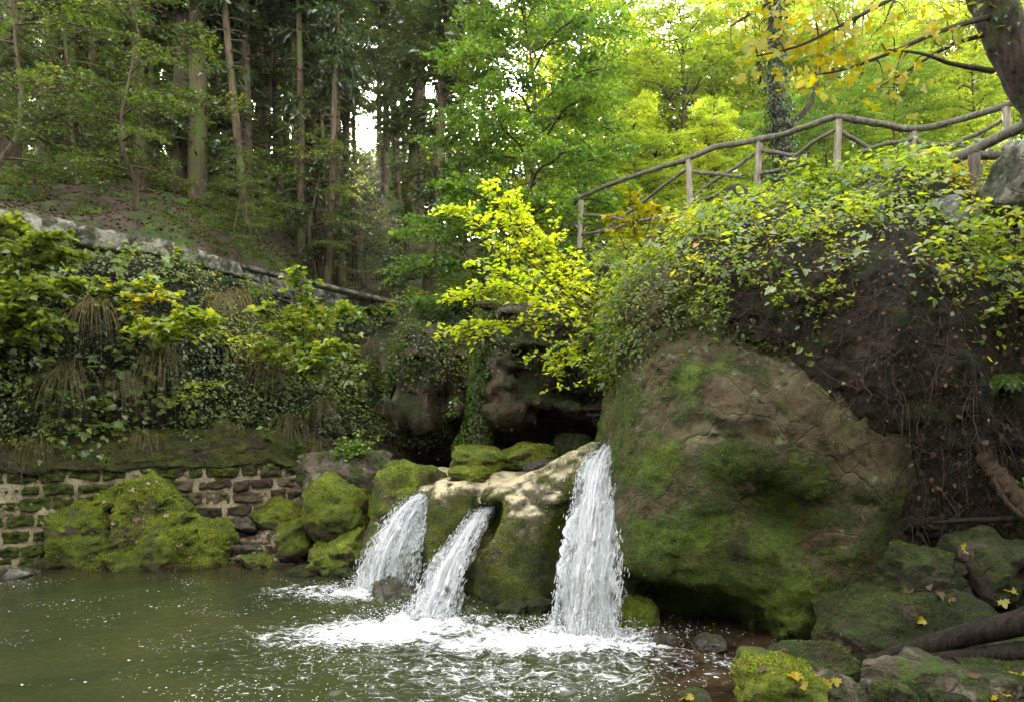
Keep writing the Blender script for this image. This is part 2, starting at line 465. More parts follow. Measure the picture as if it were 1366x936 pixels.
M['mossy'] = rock_mat('mossy_rock', [(0.3, (0.025, 0.018, 0.011)), (0.52, (0.10, 0.072, 0.042)), (0.72, (0.21, 0.17, 0.11))],
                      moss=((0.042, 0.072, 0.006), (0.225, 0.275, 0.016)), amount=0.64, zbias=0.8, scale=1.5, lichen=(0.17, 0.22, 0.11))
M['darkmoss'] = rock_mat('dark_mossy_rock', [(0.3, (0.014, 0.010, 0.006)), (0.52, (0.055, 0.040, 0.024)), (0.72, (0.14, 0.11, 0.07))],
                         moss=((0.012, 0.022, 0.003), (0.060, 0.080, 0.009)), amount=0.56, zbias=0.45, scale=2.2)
M['ledge'] = rock_mat('ledge_rock', [(0.3, (0.018, 0.012, 0.006)), (0.48, (0.06, 0.042, 0.022)), (0.62, (0.14, 0.11, 0.065)), (0.74, (0.30, 0.25, 0.165))],
                      moss=((0.026, 0.042, 0.004), (0.155, 0.175, 0.010)), amount=0.80, zbias=-0.85, scale=1.1, wet=0.45, paletop=(0.42, 0.35, 0.21))
M['wetrock'] = rock_mat('wet_rock', [(0.3, (0.02, 0.016, 0.011)), (0.55, (0.06, 0.048, 0.03)), (0.75, (0.14, 0.115, 0.08))],
                        amount=0.3, zbias=0.3, scale=3, rough=0.35, wet=0.3)
M['stone'] = rock_mat('bare_stone', [(0.3, (0.04, 0.03, 0.018)), (0.52, (0.115, 0.09, 0.06)), (0.74, (0.26, 0.22, 0.16))],
                      amount=0.34, zbias=0.5, scale=2.4, lichen=(0.36, 0.38, 0.26))
M['greystone'] = rock_mat('grey_stone', [(0.3, (0.09, 0.085, 0.075)), (0.52, (0.20, 0.19, 0.165)), (0.74, (0.36, 0.345, 0.30))], amount=0.3, zbias=0.5, scale=3)
M['coping'] = rock_mat('coping_stone', [(0.3, (0.07, 0.063, 0.046)), (0.52, (0.17, 0.163, 0.12)), (0.72, (0.31, 0.30, 0.23))],
                       moss=((0.015, 0.022, 0.005), (0.06, 0.075, 0.015)), amount=0.47, zbias=0.25, scale=2.0, lichen=(0.26, 0.30, 0.21))
M['mortar'] = rock_mat('mortar', [(0.3, (0.13, 0.10, 0.056)), (0.48, (0.31, 0.25, 0.155)), (0.7, (0.48, 0.40, 0.27))], amount=0.28, zbias=0.5, scale=2.6,
                       moss=((0.05, 0.05, 0.01), (0.16, 0.15, 0.04)))
M['pebble'] = rock_mat('pebble', [(0.3, (0.10, 0.07, 0.045)), (0.5, (0.24, 0.17, 0.11)), (0.7, (0.42, 0.34, 0.25))], amount=0.12, scale=4.5)

def masonry_mat():
    b = NB('masonry_block'); g = b.n('ShaderNodeNewGeometry'); pos = g.outputs['Position']
    c = b.ramp(b.math('ADD', b.math('MULTIPLY', g.outputs['Random Per Island'], 0.6), b.math('MULTIPLY', b.noise(5, 7, 0.65, pos), 0.42)),
               [(0.15, (0.022, 0.017, 0.011)), (0.5, (0.050, 0.036, 0.022)), (0.78, (0.10, 0.075, 0.045)), (0.97, (0.24, 0.185, 0.11))])
    sx = b.n('ShaderNodeSeparateXYZ'); b.link(pos, sx.inputs[0])
    left = b.rng(sx.outputs['X'], -4.2, -6.8)                      # the stones at the far end are bare, the others mossy
    top = b.rng(sx.outputs['Z'], 1.25, 1.5)
    amt = b.math('MAXIMUM', left, top)
    mf = b.rng(b.math('ADD', b.math('MULTIPLY', b.math('SUBTRACT', b.noise(4.2, 8, 0.68, pos), 0.5), 3.4), b.math('MULTIPLY', b.math('SUBTRACT', amt, 0.45), 1.1)), -0.1, 0.2)
    mc = b.ramp(b.noise(9, 5, 0.6, pos), [(0.35, (0.012, 0.020, 0.004)), (0.66, (0.075, 0.092, 0.010))])
    c = b.mix(mf, c, mc)
    h = b.math('ADD', b.math('MULTIPLY', b.noise(9, 9, 0.68, pos), 0.7), b.math('MULTIPLY', b.noise(60, 4, 0.7, pos), b.math('MULTIPLY', mf, 0.5)))
    return b.out(b.principled(c, 0.88, b.bump(h, 0.9, 0.05), 0.25).outputs[0])
M['masonry'] = masonry_mat()
M['rimmoss'] = rock_mat('mossy_rim', [(0.3, (0.014, 0.010, 0.006)), (0.52, (0.05, 0.036, 0.021)), (0.72, (0.11, 0.085, 0.05))], moss=((0.020, 0.030, 0.004), (0.10, 0.11, 0.010)), amount=0.60, zbias=0.3, scale=2.0)

# ================================================================== GROUND
KOP = np.array([(-40, 3.0), (-14, 8.3), (-9.2, 9.7), (-7.85, 10.4), (-7.15, 11.2), (-6.4, 12.1), (-5.76, 13.7), (-5.29, 15.9), (-4.26, 17.4), (-2.67, 19.8)]) * 1.083
FENCE = np.array([(1.51, 15.3), (3.38, 13.0), (4.38, 12.2), (5.31, 11.2), (6.56, 11.2), (7.53, 10.4)])
GORGE = np.vstack([KOP, [(-1.4, 20.6), (0.0, 17.6), (1.2, 16.2)], FENCE + [0.25, 0.55], [(14, 8.6), (40, 3), (40, -30), (-40, -30)]])

def poly_sd(x, y, poly):
    p = np.stack([x, y], -1); d = np.full(x.shape, 1e9); ins = np.zeros(x.shape, bool)
    for a, b in zip(poly, np.roll(poly, -1, 0)):
        e = b - a; w = p - a
        t = np.clip((w @ e) / (e @ e), 0, 1)
        d = np.minimum(d, ((w - t[..., None] * e) ** 2).sum(-1))
        c = ((a[1] <= y) != (b[1] <= y))
        with np.errstate(divide='ignore', invalid='ignore'):
            xx = a[0] + (y - a[1]) / (b[1] - a[1]) * e[0]
        ins ^= c & (x < xx)
    return np.sqrt(d) * np.where(ins, -1, 1)

def ground_h(x, y, detail=True):
    x = np.asarray(x, float); y = np.asarray(y, float)
    sd = poly_sd(x, y, GORGE)
    yk = np.interp(x, KOP[:, 0], KOP[:, 1]); yk = np.where(x > -2.89, np.interp(x, [-2.89, 1.2, 8, 14, 40], [21.4, 17.0, 11, 9, 4]), yk)
    dist = np.maximum(0, y - yk - 0.9)
    slope = np.interp(x, [-6, -2, 3, 8], [0.385, 0.36, 0.16, 0.10])
    far = 24
    dd = np.where(dist < far, dist, far + (dist - far) * 0.12)
    base = np.interp(x, [-3, 1.2, 2.5], [5.5, 5.7, 6.25])
    hi = base + slope * dd
    q = np.stack([x, y, np.zeros_like(x)], -1).reshape(-1, 3)
    if detail:
        hi = hi + (0.45 * fbm(q, 0.22, 3, 0.5, 4) + 0.10 * fbm(q, 1.3, 4, 0.5, 9)).reshape(x.shape) * sstep(0.4, 3, dist)
    lo = -0.8 + np.clip((x - 1.3) / 2.4, 0, 1) * 0.88 * sstep(9.5, 7.0, y) + np.clip(x - 3.7, 0, 6) * 0.48 * sstep(10, 7.5, y)
    lo = np.maximum(lo, -0.8 + 1.3 * sstep(3.2, 1.2, y))
    r = ((x + 3.9) / 1.5) ** 2 + ((y - 11.75) / 1.25) ** 2
    lo = lo + 1.3 * np.exp(-r * 0.8)
    lo = np.maximum(lo, np.where((y > 11.3) & (x > -3.2), np.minimum(1.0, (y - 11.3) * 1.2), -0.8))
    lo = np.maximum(lo, -0.8 + 0.95 * sstep(-6.9, -8.4, x) * sstep(9.4, 10.4, y))
    if detail: lo = lo + 0.05 * fbm(q, 2.5, 4, 0.5, 2).reshape(x.shape)
    t = sstep(-0.15, 0.45, sd)
    return lo * (1 - t) + hi * t

def axis_pts(a, b, n, out):
    c = np.linspace(a, b, n); st = (b - a) / (n - 1)
    l, r = [a], [b]
    while l[-1] > -out: st *= 1.25; l.append(l[-1] - st)
    st = (b - a) / (n - 1)
    while r[-1] < out: st *= 1.25; r.append(r[-1] + st)
    return np.concatenate([l[:0:-1], c, r[1:]])
gx = axis_pts(-24, 20, 330, 900); gy = axis_pts(-6, 40, 330, 900)
GX, GY = np.meshgrid(gx, gy, indexing='ij')
mb = MB(); mb.add(np.stack([GX, GY, ground_h(GX, GY)], -1).reshape(-1, 3), grid_faces(len(gx), len(gy)))
ground = tag(mb.build('ground', M['soil']), 'forest floor and stream bed of brown leaf soil', kind='structure')
def gz(x, y): return float(ground_h(np.array([x]), np.array([y]))[0])

# ================================================================== LEFT BANK, CLIFF, RIGHT BANK
base_l = np.array([(-13, 8.2), (-9.6, 9.75), (-7.95, 10.62), (-5.9, 11.42), (-3.92, 12.22), (-2.95, 13.0), (-2.3, 14.0), (-1.7, 15.0)])
top_l = np.array([(-14.4, 8.2), (-9.6, 10.0), (-8.0, 10.85), (-6.6, 12.1), (-5.7, 14.2), (-5.2, 16.6), (-4.3, 18.1), (-2.6, 20.6)])
def lrow(t, z, dy=0.0):
    a = base_l * (1 - t) + top_l * t
    return np.column_stack([a[:, 0], a[:, 1] + dy, np.broadcast_to(z, len(a))])
bank_l = Loft([lrow(-0.02, 0.9, 0.12), lrow(0.0, np.array([1.45, 1.45, 1.45, 1.45, 1.4, 1.2, 1.0, 1.0]), 0.12), lrow(0.10, 1.62, 0.18), lrow(0.20, 2.1, 0.2),
               lrow(0.42, 3.1, 0.05), lrow(0.72, 4.1, 0.0), lrow(1.0, 4.8, 0.0), lrow(1.03, 5.1, 0.3)], 260, 130, amp=0.16, scale=0.8, seed=3, fine=0.03)
tag(bank_l.build('embankment', M['bank']), 'overgrown earth bank above the masonry', kind='structure')

cl = lambda *p: np.array(p, float)
cliff = Loft([cl((-2.6, 14.3, 0.4), (-1.4, 15.3, 0.4), (0.2, 15.2, 0.4), (1.3, 14.2, 0.4), (2.6, 12.0, 0.4)),
              cl((-2.6, 14.4, 1.6), (-1.4, 15.5, 1.6), (0.2, 15.4, 1.6), (1.4, 14.3, 1.6), (2.7, 12.1, 1.6)),
              cl((-2.7, 14.4, 2.9), (-1.5, 15.2, 2.9), (0.1, 14.8, 2.9), (1.2, 13.6, 2.9), (2.2, 11.8, 2.9)),
              cl((-2.9, 14.8, 3.9), (-1.5, 15.1, 4.0), (0.0, 14.3, 4.0), (1.0, 13.2, 4.1), (2.1, 11.6, 4.2)),
              cl((-3.1, 17.0, 4.7), (-1.6, 16.8, 4.9), (0.0, 15.8, 5.0), (1.2, 14.6, 5.2), (2.6, 12.6, 5.2)),
              cl((-3.2, 19.8, 5.0), (-1.6, 20.0, 5.2), (0.0, 18.4, 5.4), (1.6, 16.8, 6.0), (3.4, 14.0, 6.1))], 130, 110, amp=0.2, scale=0.8, seed=21, fine=0.05)
tag(cliff.build('gorge_cliff', M['cliff']), 'dark rock wall at the back of the grotto', kind='structure')

bank_r = Loft([cl((1.9, 13.4, 0.2), (2.2, 11.2, 0.1), (2.7, 9.7, 0.0), (3.5, 9.0, 0.0), (4.7, 8.2, 0.2), (6.1, 7.2, 0.5), (9, 6.2, 0.6)),
               cl((1.9, 13.4, 1.2), (2.2, 11.2, 1.1), (2.7, 9.7, 1.0), (3.5, 8.5, 1.0), (4.7, 7.5, 1.0), (6.2, 7.6, 1.2), (9, 6.6, 1.2)),
               cl((1.7, 13.1, 2.6), (2.0, 10.8, 2.5), (2.4, 9.4, 2.5), (3.2, 7.72, 2.6), (4.5, 7.25, 2.3), (6.1, 7.2, 2.1), (9, 6.8, 2.0)),
               cl((1.4, 12.8, 3.6), (1.75, 10.2, 3.4), (2.15, 8.8, 3.5), (2.9, 7.72, 3.45), (4.25, 7.4, 3.4), (5.8, 7.5, 3.1), (9, 6.7, 3.0)),
               cl((1.3, 12.8, 4.3), (1.75, 10.4, 4.0), (2.2, 8.9, 4.1), (2.95, 8.15, 4.15), (4.3, 7.8, 4.1), (5.9, 7.7, 3.8), (9, 7.0, 3.6)),
               cl((1.4, 14.0, 5.2), (1.9, 12.0, 4.9), (2.8, 10.3, 5.1), (3.6, 9.6, 5.2), (5.1, 9.2, 5.1), (6.7, 8.8, 4.9), (9.4, 8.2, 4.8)),
               cl((1.4, 15.5, 5.9), (2.4, 14.4, 6.0), (3.4, 13.2, 6.12), (4.4, 12.4, 6.22), (5.6, 11.5, 6.4), (7.4, 10.7, 6.35), (11, 9.6, 6.3)),
               cl((1.9, 16.8, 6.1), (3.3, 15.6, 6.2), (4.3, 14.6, 6.3), (5.3, 13.9, 6.35), (6.6, 13.2, 6.35), (8.6, 12.0, 6.3), (12, 10.6, 6.2))],
              380, 260, amp=0.20, scale=0.9, seed=11, fine=0.055, octs=6)
tag(bank_r.build('bank', M['bank']), 'steep dark earth bank under the railing', kind='structure')

# ================================================================== MASONRY WALL (blocks in pale mortar) and the low coping wall
wall_line = smooth_path([(-13, 8.0, 0), (-9.6, 9.55, 0), (-7.95, 10.45, 0), (-5.9, 11.25, 0), (-3.95, 12.0, 0), (-3.35, 12.6, 0)], 400)
wl = np.concatenate([[0], np.cumsum(np.linalg.norm(np.diff(wall_line, axis=0), axis=1))])
def wall_at(s):
    x = np.interp(s, wl, wall_line[:, 0]); y = np.interp(s, wl, wall_line[:, 1])
    e = 0.05; dx = np.interp(s + e, wl, wall_line[:, 0]) - np.interp(s - e, wl, wall_line[:, 0]); dy = np.interp(s + e, wl, wall_line[:, 1]) - np.interp(s - e, wl, wall_line[:, 1])
    l = np.hypot(dx, dy); return x, y, dx / l, dy / l
rng = np.random.default_rng(5)
stone_wall = empty('stone_wall', (-5.9, 11.4, 0), 'old masonry wall of mossy blocks in pale mortar behind the left boulder', 'wall')
mort = MB()
ss = np.linspace(0.5, wl[-1], 220); zz = np.linspace(-0.7, 1.56, 60)
S, Z = np.meshgrid(ss, zz, indexing='ij'); X, Y, DX, DY = wall_at(S.reshape(-1)); Zf = Z.reshape(-1)
off = 0.035 * fbm(np.stack([S.reshape(-1), Zf, 0 * Zf], -1), 3.0, 5, 0.6, 8)
mort.add(np.stack([X + DY * off - 5.9 * 0, Y - DX * off, Zf], -1) - [-5.9, 11.4, 0], grid_faces(220, 60))
mort.build('mortar', M['mortar'], stone_wall)
blk = MB()
def wall_blocks(mb, at, s0, s1, z0, z1, rowh, wr, prot, rng, org, skip=0.0, gap=0.035):
    z = z0
    while z < z1 - 0.05:
        h = min(rng.uniform(*rowh), z1 - z); s = s0 + rng.uniform(0, 0.2)
        while s < s1:
            w = rng.uniform(*wr)
            halves = [(1.0, 0.0)] if rng.uniform() > 0.10 else [(0.46, -0.26), (0.46, 0.26)]
            for hf, zo in (halves if rng.uniform() > skip else []):
                hh = h * rng.uniform(0.70, 1.0) * hf; zc = z + h / 2 + zo * h + rng.uniform(-0.018, 0.018)
                nu, nv = 17, 11
                u = np.linspace(-1, 1, nu)[:, None] + np.zeros((1, nv)); v = np.linspace(-1, 1, nv)[None] + np.zeros((nu, 1))
                k = (np.maximum(0, 1 - np.abs(u) ** 11) * np.maximum(0, 1 - np.abs(v) ** 9)) ** 0.6
                # rounded outline
                rr = 1 - 0.05 * (np.abs(u) * np.abs(v)) ** 1.5
                uu = (u * rr * (w / 2 - gap * rng.uniform(0.6, 1.4))).reshape(-1) + s + w / 2; vv = (v * rr * (hh / 2 - gap * 0.55)).reshape(-1) + zc
                tl = rng.normal() * 0.04; vv = vv + (uu - s - w / 2) * tl
                q = np.stack([uu, vv, 0 * uu + s], -1)
                o = (k.reshape(-1) * prot * rng.uniform(0.6, 1.2)) - 0.03 + 0.040 * fbm(q, 9, 4, 0.62, 3) * k.reshape(-1)
                uu = uu + 0.022 * fbm(q, 7, 3, 0.55, 7); vv = vv + 0.018 * fbm(q, 7, 3, 0.55, 9)
                x, y, dx, dy = at(uu)
                mb.add(np.stack([x + dy * o, y - dx * o, vv], -1) - org, grid_faces(nu, nv))
            s += w
        z += h
wall_blocks(blk, wall_at, 3.0, wl[-1] - 0.1, -0.3, 1.5, (0.19, 0.26), (0.22, 0.60), 0.085, rng, np.array([-5.9, 11.4, 0]), skip=0.015, gap=0.014)
blk.build('masonry_blocks', M['masonry'], stone_wall)
blk = MB(); ss = np.linspace(0.5, wl[-1] - 0.05, 420); tt = np.linspace(0, 1, 46); S, T = np.meshgrid(ss, tt, indexing='ij')
X, Y, DX, DY = wall_at(S.reshape(-1)); Tf = T.reshape(-1); q = np.stack([S.reshape(-1), Tf * 0.9, 0 * Tf], -1)
edge = 0.05 * fbm(q * [1, 0, 0], 2.6, 4, 0.6, 3) + 0.05 * fbm(q * [1, 0, 0], 0.7, 2, 0.5, 5)
of = np.interp(Tf, [0, 0.06, 0.14, 0.5, 1], [-0.02, 0.10, 0.085, -0.10, -0.42]) - 0.5 * sstep(wl[-1] - 1.6, wl[-1], S.reshape(-1)) * Tf + 0.07 * fbm(q, 1.8, 5, 0.6, 14) + 0.022 * ridged(q * [1, 2.4, 1], 2.6, 3, 4)
Zr = np.interp(Tf, [0, 0.06, 0.14, 0.5, 1], [1.50, 1.47, 1.53, 1.80, 2.12]) + edge * (1 - Tf)
blk.add(np.stack([X + DY * of, Y - DX * of, Zr], -1) - [-5.9, 11.4, 0], grid_faces(420, 46))
mossy_course = blk.build('mossy_rim', M['rimmoss'], stone_wall)

kop_line = np.column_stack([smooth_path(np.column_stack([KOP[1:, 0], KOP[1:, 1] - 0.12, 0 * KOP[1:, 0]]), 600)])
kl = np.concatenate([[0], np.cumsum(np.linalg.norm(np.diff(kop_line, axis=0), axis=1))])
def kop_at(s):
    x = np.interp(s, kl, kop_line[:, 0]); y = np.interp(s, kl, kop_line[:, 1]); e = 0.15
    dx = np.interp(s + e, kl, kop_line[:, 0]) - np.interp(s - e, kl, kop_line[:, 0]); dy = np.interp(s + e, kl, kop_line[:, 1]) - np.interp(s - e, kl, kop_line[:, 1])
    l = np.hypot(dx, dy); return x, y, dx / l, dy / l
cop_o = np.array([-6.9, 13.1, 4.9])
coping_wall = empty('parapet_wall', cop_o, 'low lichen covered stone parapet running along the hillside above the left bank', 'wall')
cap = MB(); s = 3.0
while s < kl[-1] - 0.2:
    w = rng.uniform(0.7, 1.15); h = rng.uniform(0.30, 0.36)
    v, f = ico(4); pw = 7.0
    kk = (np.abs(v) ** pw).sum(1) ** (-1 / pw); q = v * kk[:, None]
    q = q * [w / 2 - 0.012, 0.26, h / 2]
    q = q + nrm(v) * (0.016 * fbm(q + s, 5, 4, 0.55, 12) + 0.012 * ridged(q + s, 9, 2, 2))[:, None]
    x, y, dx, dy = kop_at(s + w / 2 + q[:, 0])
    cap.add(np.stack([x - dy * q[:, 1], y + dx * q[:, 1], 5.52 + rng.uniform(-0.03, 0.03) + q[:, 2]], -1) - cop_o, f)
    s += w
cap.build('coping', M['coping'], coping_wall)
low = MB()
wall_blocks(low, lambda s: kop_at(s), 3.0, kl[-1] - 0.2, 4.5, 5.36, (0.24, 0.34), (0.4, 0.8), 0.07, rng, cop_o + [0.0, -0.0, 0.0], gap=0.02)
bk = MB(); ss = np.linspace(2.0, kl[-1], 200); zz = np.linspace(4.2, 5.38, 14); S, Z = np.meshgrid(ss, zz, indexing='ij')
X, Y, DX, DY = kop_at(S.reshape(-1)); bk.add(np.stack([X, Y, Z.reshape(-1)], -1) - cop_o, grid_faces(200, 14))
low.build('wall_course', M['coping'], coping_wall); bk.build('mortar', M['mortar'], coping_wall)
# ================================================================== THE BIG BOULDER, THE FALLS' LEDGE, THE GROTTO
def f_boulder(p):
    d = sd_ell(p, (2.98, 8.80, 1.36), (1.80, 1.68, 1.78), 0.10, 3.0, (0, 0.28))
    d = smin(d, sd_ell(p, (2.08, 9.05, 2.25), (0.74, 1.25, 1.80), 0, 3.2), 0.35)
    d = smin(d, sd_ell(p, (3.25, 8.15, 0.50), (1.15, 0.95, 0.85), 0.1, 2.5), 0.35)
    d = smin(d, sd_ell(p, (1.95, 8.35, 0.95), (0.55, 0.6, 0.42), 0, 2.3), 0.3)
    d = smax(d, -sd_ell(p, (1.55, 7.35, -0.02), (1.35, 1.05, 0.62), -0.25, 2.2), 0.18)
    d = smax(d, -sd_ell(p, (2.75, 7.05, 1.35), (0.55, 0.35, 0.30), 0.2, 2.0, (0.2, 0.5)), 0.2)
    bed = 0.006 * np.sin((p[:, 2] + 0.35 * p[:, 0] + 0.2 * fbm(p, 0.9, 3, 0.5, 3)) * 9) * sstep(-0.3, 0.6, fbm(p, 0.8, 2, 0.5, 19))
    return d + 0.07 * fbm(p, 0.9, 6, 0.52, 31) + 0.02 * ridged(p * [1, 1, 1.5], 2.0, 4, 4) + 0.022 * fbm(p, 5.5, 5, 0.68, 8) + bed - 0.03
big = sdf_object('boulder', f_boulder, (0.9, 6.6, -0.6), (5.2, 11.0, 4.5), 0.034, M['boulder'])
tag(big, 'huge overhanging brown and green boulder filling the right bank beside the tallest fall', 'boulder')

def f_ledge(p):
    E = lambda x, y, d, r, **k: sd_ell(p, P(x, y, d), r, **k)
    d = E(705, 752, 9.35, (0.80, 0.95, 1.08), pw=2.5, rz=0.2)
    d = smin(d, E(815, 745, 9.45, (0.72, 1.02, 1.42), pw=2.6), 0.22)
    d = smin(d, E(760, 720, 9.25, (0.5, 0.8, 1.05), pw=2.4), 0.2)
    a0, a1 = P(668, 668, 9.35), P(838, 606, 8.95); ab = a1 - a0; tt = np.clip((p - a0) @ ab / (ab @ ab), 0, 1)
    d = smin(d, np.linalg.norm((p - a0 - tt[:, None] * ab) * [1, 0.75, 1], axis=1) - 0.22, 0.25)
    d = smin(d, E(604, 742, 9.6, (0.43, 0.75, 1.12), pw=2.6), 0.08)
    d = smin(d, E(648, 775, 9.75, (0.6, 0.7, 0.92), pw=2.6), 0.12)
    d = smin(d, E(545, 775, 10.5, (0.75, 0.75, 1.0), pw=2.8), 0.15)
    d = smin(d, sd_ell(p, (0.1, 11.6, 0.3), (2.2, 1.9, 1.12), pw=5), 0.2)
    d = smax(d, -E(782, 740, 8.35, (0.42, 0.42, 0.95), pw=2.2), 0.2)          # hollow behind the tall fall
    d = smax(d, -E(650, 700, 8.8, (0.16, 0.5, 0.35), pw=2.0, tilt=(0, 0.5)), 0.1)
    d = smax(d, -E(822, 597, 8.7, (0.20, 0.9, 0.09), pw=2.0), 0.08)            # channel the tall fall runs in
    return d + 0.05 * fbm(p, 1.4, 6, 0.55, 51) + 0.018 * ridged(p, 3.0, 4, 8)
ledge = sdf_object('rock_ledge', f_ledge, (-2.6, 7.9, -0.6), (2.4, 13.4, 2.3), 0.035, M['ledge'])
tag(ledge, 'wide moss faced rock ledge that the three waterfalls pour over', 'rock ledge')

def f_left(p):
    E = lambda x, y, d, r, **k: sd_ell(p, P(x, y, d), r, **k)
    d = E(188, 716, 11.2, (0.98, 0.6, 0.98), pw=2.3, tilt=(0, 0.12))
    d = smin(d, E(120, 726, 11.0, (0.60, 0.55, 0.86), pw=2.3), 0.12)
    d = smin(d, E(222, 738, 10.85, (0.80, 0.50, 0.50), pw=2.6, tilt=(0, -0.55)), 0.05)
    d = smin(d, E(266, 748, 10.95, (0.50, 0.5, 0.70), pw=2.2, tilt=(0, 0.35)), 0.06)
    d = smin(d, E(178, 768, 10.8, (0.62, 0.5, 0.5), pw=2.4), 0.06)
    d = smin(d, E(205, 664, 11.2, (0.50, 0.5, 0.36), pw=2.4, tilt=(0, 0.1)), 0.08)
    d = smax(d, -E(128, 742, 10.3, (0.05, 0.4, 0.55), pw=2.0, tilt=(0, -0.2)), 0.06)
    d = smax(d, -E(246, 696, 10.5, (0.20, 0.35, 0.11), pw=2.0, tilt=(0, -0.3)), 0.05)
    return d + 0.085 * fbm(p, 1.7, 5, 0.55, 71) + 0.035 * ridged(p, 3.2, 3, 6) + 0.016 * np.abs(fbm(p, 11, 3, 0.6, 5)) - 0.01
lb = sdf_object('boulder', f_left, (-7.4, 9.9, -0.5), (-4.0, 12.2, 1.9), 0.025, M['mossy'])
tag(lb, 'big lobed boulder wrapped in bright yellow-green moss standing in the pool before the masonry wall', 'boulder')

def f_grot(p):
    E = lambda x, y, d, r, **k: sd_ell(p, P(x, y, d), r, **k)
    d = E(762, 478, 13.1, (1.95, 1.3, 1.12), pw=3.6, tilt=(0.10, 0.10))
    d = smin(d, E(690, 515, 12.5, (0.62, 0.8, 0.72), pw=3.0, rz=0.3), 0.2)
    d = smin(d, E(800, 548, 12.3, (1.0, 0.9, 0.36), pw=2.6, tilt=(0.1, 0.16)), 0.2)
    d = smax(d, -E(735, 560, 11.9, (0.5, 0.7, 0.16), pw=2.0, tilt=(0, 0.2)), 0.12)
    bed = 0.05 * np.sin((p[:, 2] + 0.25 * p[:, 0] + 0.12 * fbm(p, 1.1, 3, 0.5, 3)) * 13)
    return d + 0.14 * fbm(p, 0.9, 5, 0.55, 91) + 0.06 * ridged(p * [1, 1, 2.4], 2.0, 4, 14) + bed
grot = tag(sdf_object('overhang_rock', f_grot, (-1.9, 10.4, 1.2), (3.8, 14.9, 4.6), 0.05, M['cliff']), 'broad rock slab overhanging the dark grotto behind the falls', 'rock')
def f_grot2(p):
    E = lambda x, y, d, r, **k: sd_ell(p, P(x, y, d), r, **k)
    d = E(578, 500, 13.7, (0.70, 0.8, 0.85), pw=3.4, rz=0.3, tilt=(0, 0.12))
    d = smin(d, E(552, 548, 13.4, (0.55, 0.6, 0.36), pw=2.6), 0.15)
    d = smax(d, -E(592, 540, 12.8, (0.2, 0.5, 0.5), pw=2.0), 0.12)
    return d + 0.12 * fbm(p, 1.2, 5, 0.55, 97) + 0.06 * ridged(p * [2.2, 1, 1], 2.0, 4, 14)
grot2 = tag(sdf_object('cliff_block', f_grot2, (-2.9, 12.3, 1.4), (0.1, 14.9, 4.3), 0.045, M['cliff']), 'pale streaked rock block left of the ivy pillar above the grotto', 'rock')

# ------------------------------------------------------------------ boulders and stones one by one
rk = rock
rk('rock', 'grey green boulder against the end of the masonry wall, under the leafy herb', (396, 598, 512, 660), 11.6, M['stone'], 101, ry=0.7, cuts=6)
rk('rock', 'square mossy boulder below the leafy herb, left of the broad tilted rock', (414, 634, 496, 712), 11.0, M['mossy'], 202, ry=0.65, tilt=-0.3, pw=2.4)
rk('rock', 'broad tilted rock with brown top and mossy flank beside the leftmost fall', (480, 618, 596, 716), 10.75, M['mossy'], 303, ry=0.8, tilt=0.25, pw=2.4)
rk('rock', 'round moss capped boulder at the edge of the gravel beach', (374, 684, 438, 732), 11.2, M['mossy'], 104, ry=0.45, tilt=-0.3)
rk('rock', 'flat mossy slab leaning on the foot of the masonry wall', (334, 668, 412, 714), 11.7, M['mossy'], 105, ry=0.4, tilt=0.35, cuts=7)
rk('rock', 'pale green lichen stone wedged between two mossy boulders', (444, 684, 494, 722), 10.75, M['stone'], 106, ry=0.35)
rk('rock', 'wide knobbly mossy rock just left of the leftmost fall', (410, 712, 500, 764), 10.4, M['mossy'], 107, ry=0.5, rough=0.2)
rk('rock', 'flat green stone lying at the water edge of the gravel beach', (322, 738, 366, 758), 10.75, M['mossy'], 108, ry=0.3)
rk('rock', 'brown slab lying on the gravel under the masonry wall', (292, 690, 352, 716), 11.55, M['wetrock'], 109, ry=0.3, cuts=7)
rk('rock', 'small upright mossy stone beside the big left boulder', (298, 704, 324, 738), 11.3, M['darkmoss'], 110, ry=0.2)
rk('rock', 'small tan stone near the moss capped boulder on the beach', (362, 712, 382, 728), 11.0, M['pebble'], 111, ry=0.15)
rk('rock', 'long dark stone lying across the beach gravel', (316, 724, 360, 740), 11.1, M['wetrock'], 112, ry=0.16, rz=0.3)
rk('rock', 'low brown mossy stone touching the water below the knobbly rock', (384, 754, 432, 776), 10.25, M['darkmoss'], 113, ry=0.3)
rk('rock', 'rounded dark stone at the water just left of the leftmost fall foot', (430, 754, 476, 778), 10.05, M['darkmoss'], 114, ry=0.3)
rk('rock', 'low pale stone in the shallows left of the big left boulder', (2, 757, 42, 774), 10.1, M['greystone'], 115, ry=0.3)
rk('rock', 'flat brown stone by the wall foot at the left edge of the photo', (30, 744, 84, 764), 10.5, M['darkmoss'], 116, ry=0.3)
rk('rock', 'wet black rock between the two left falls, washed by foam', (494, 776, 556, 812), 8.95, M['wetrock'], 117, ry=0.35, tilt=0.1)
rk('rock', 'round mossy stone left of the pair under the ledge', (664, 800, 706, 826), 8.3, M['darkmoss'], 118, ry=0.25, cuts=2)
rk('rock', 'round dark stone touching the foot of the tallest fall', (702, 792, 738, 822), 8.25, M['darkmoss'], 119, ry=0.22, cuts=2)
rk('rock', 'upper round stone in the hollow right of the tallest fall', (824, 770, 866, 802), 8.2, M['darkmoss'], 120, ry=0.25, cuts=1)
rk('rock', 'smooth green round stone at the water right of the tallest fall', (822, 800, 876, 840), 7.75, M['mossy'], 121, ry=0.28, cuts=1, rough=0.05)
rk('rock', 'mossy hump behind the lip of the ledge, before the ivy pillar', (588, 598, 672, 634), 11.3, M['mossy'], 122, ry=0.6, cuts=2)
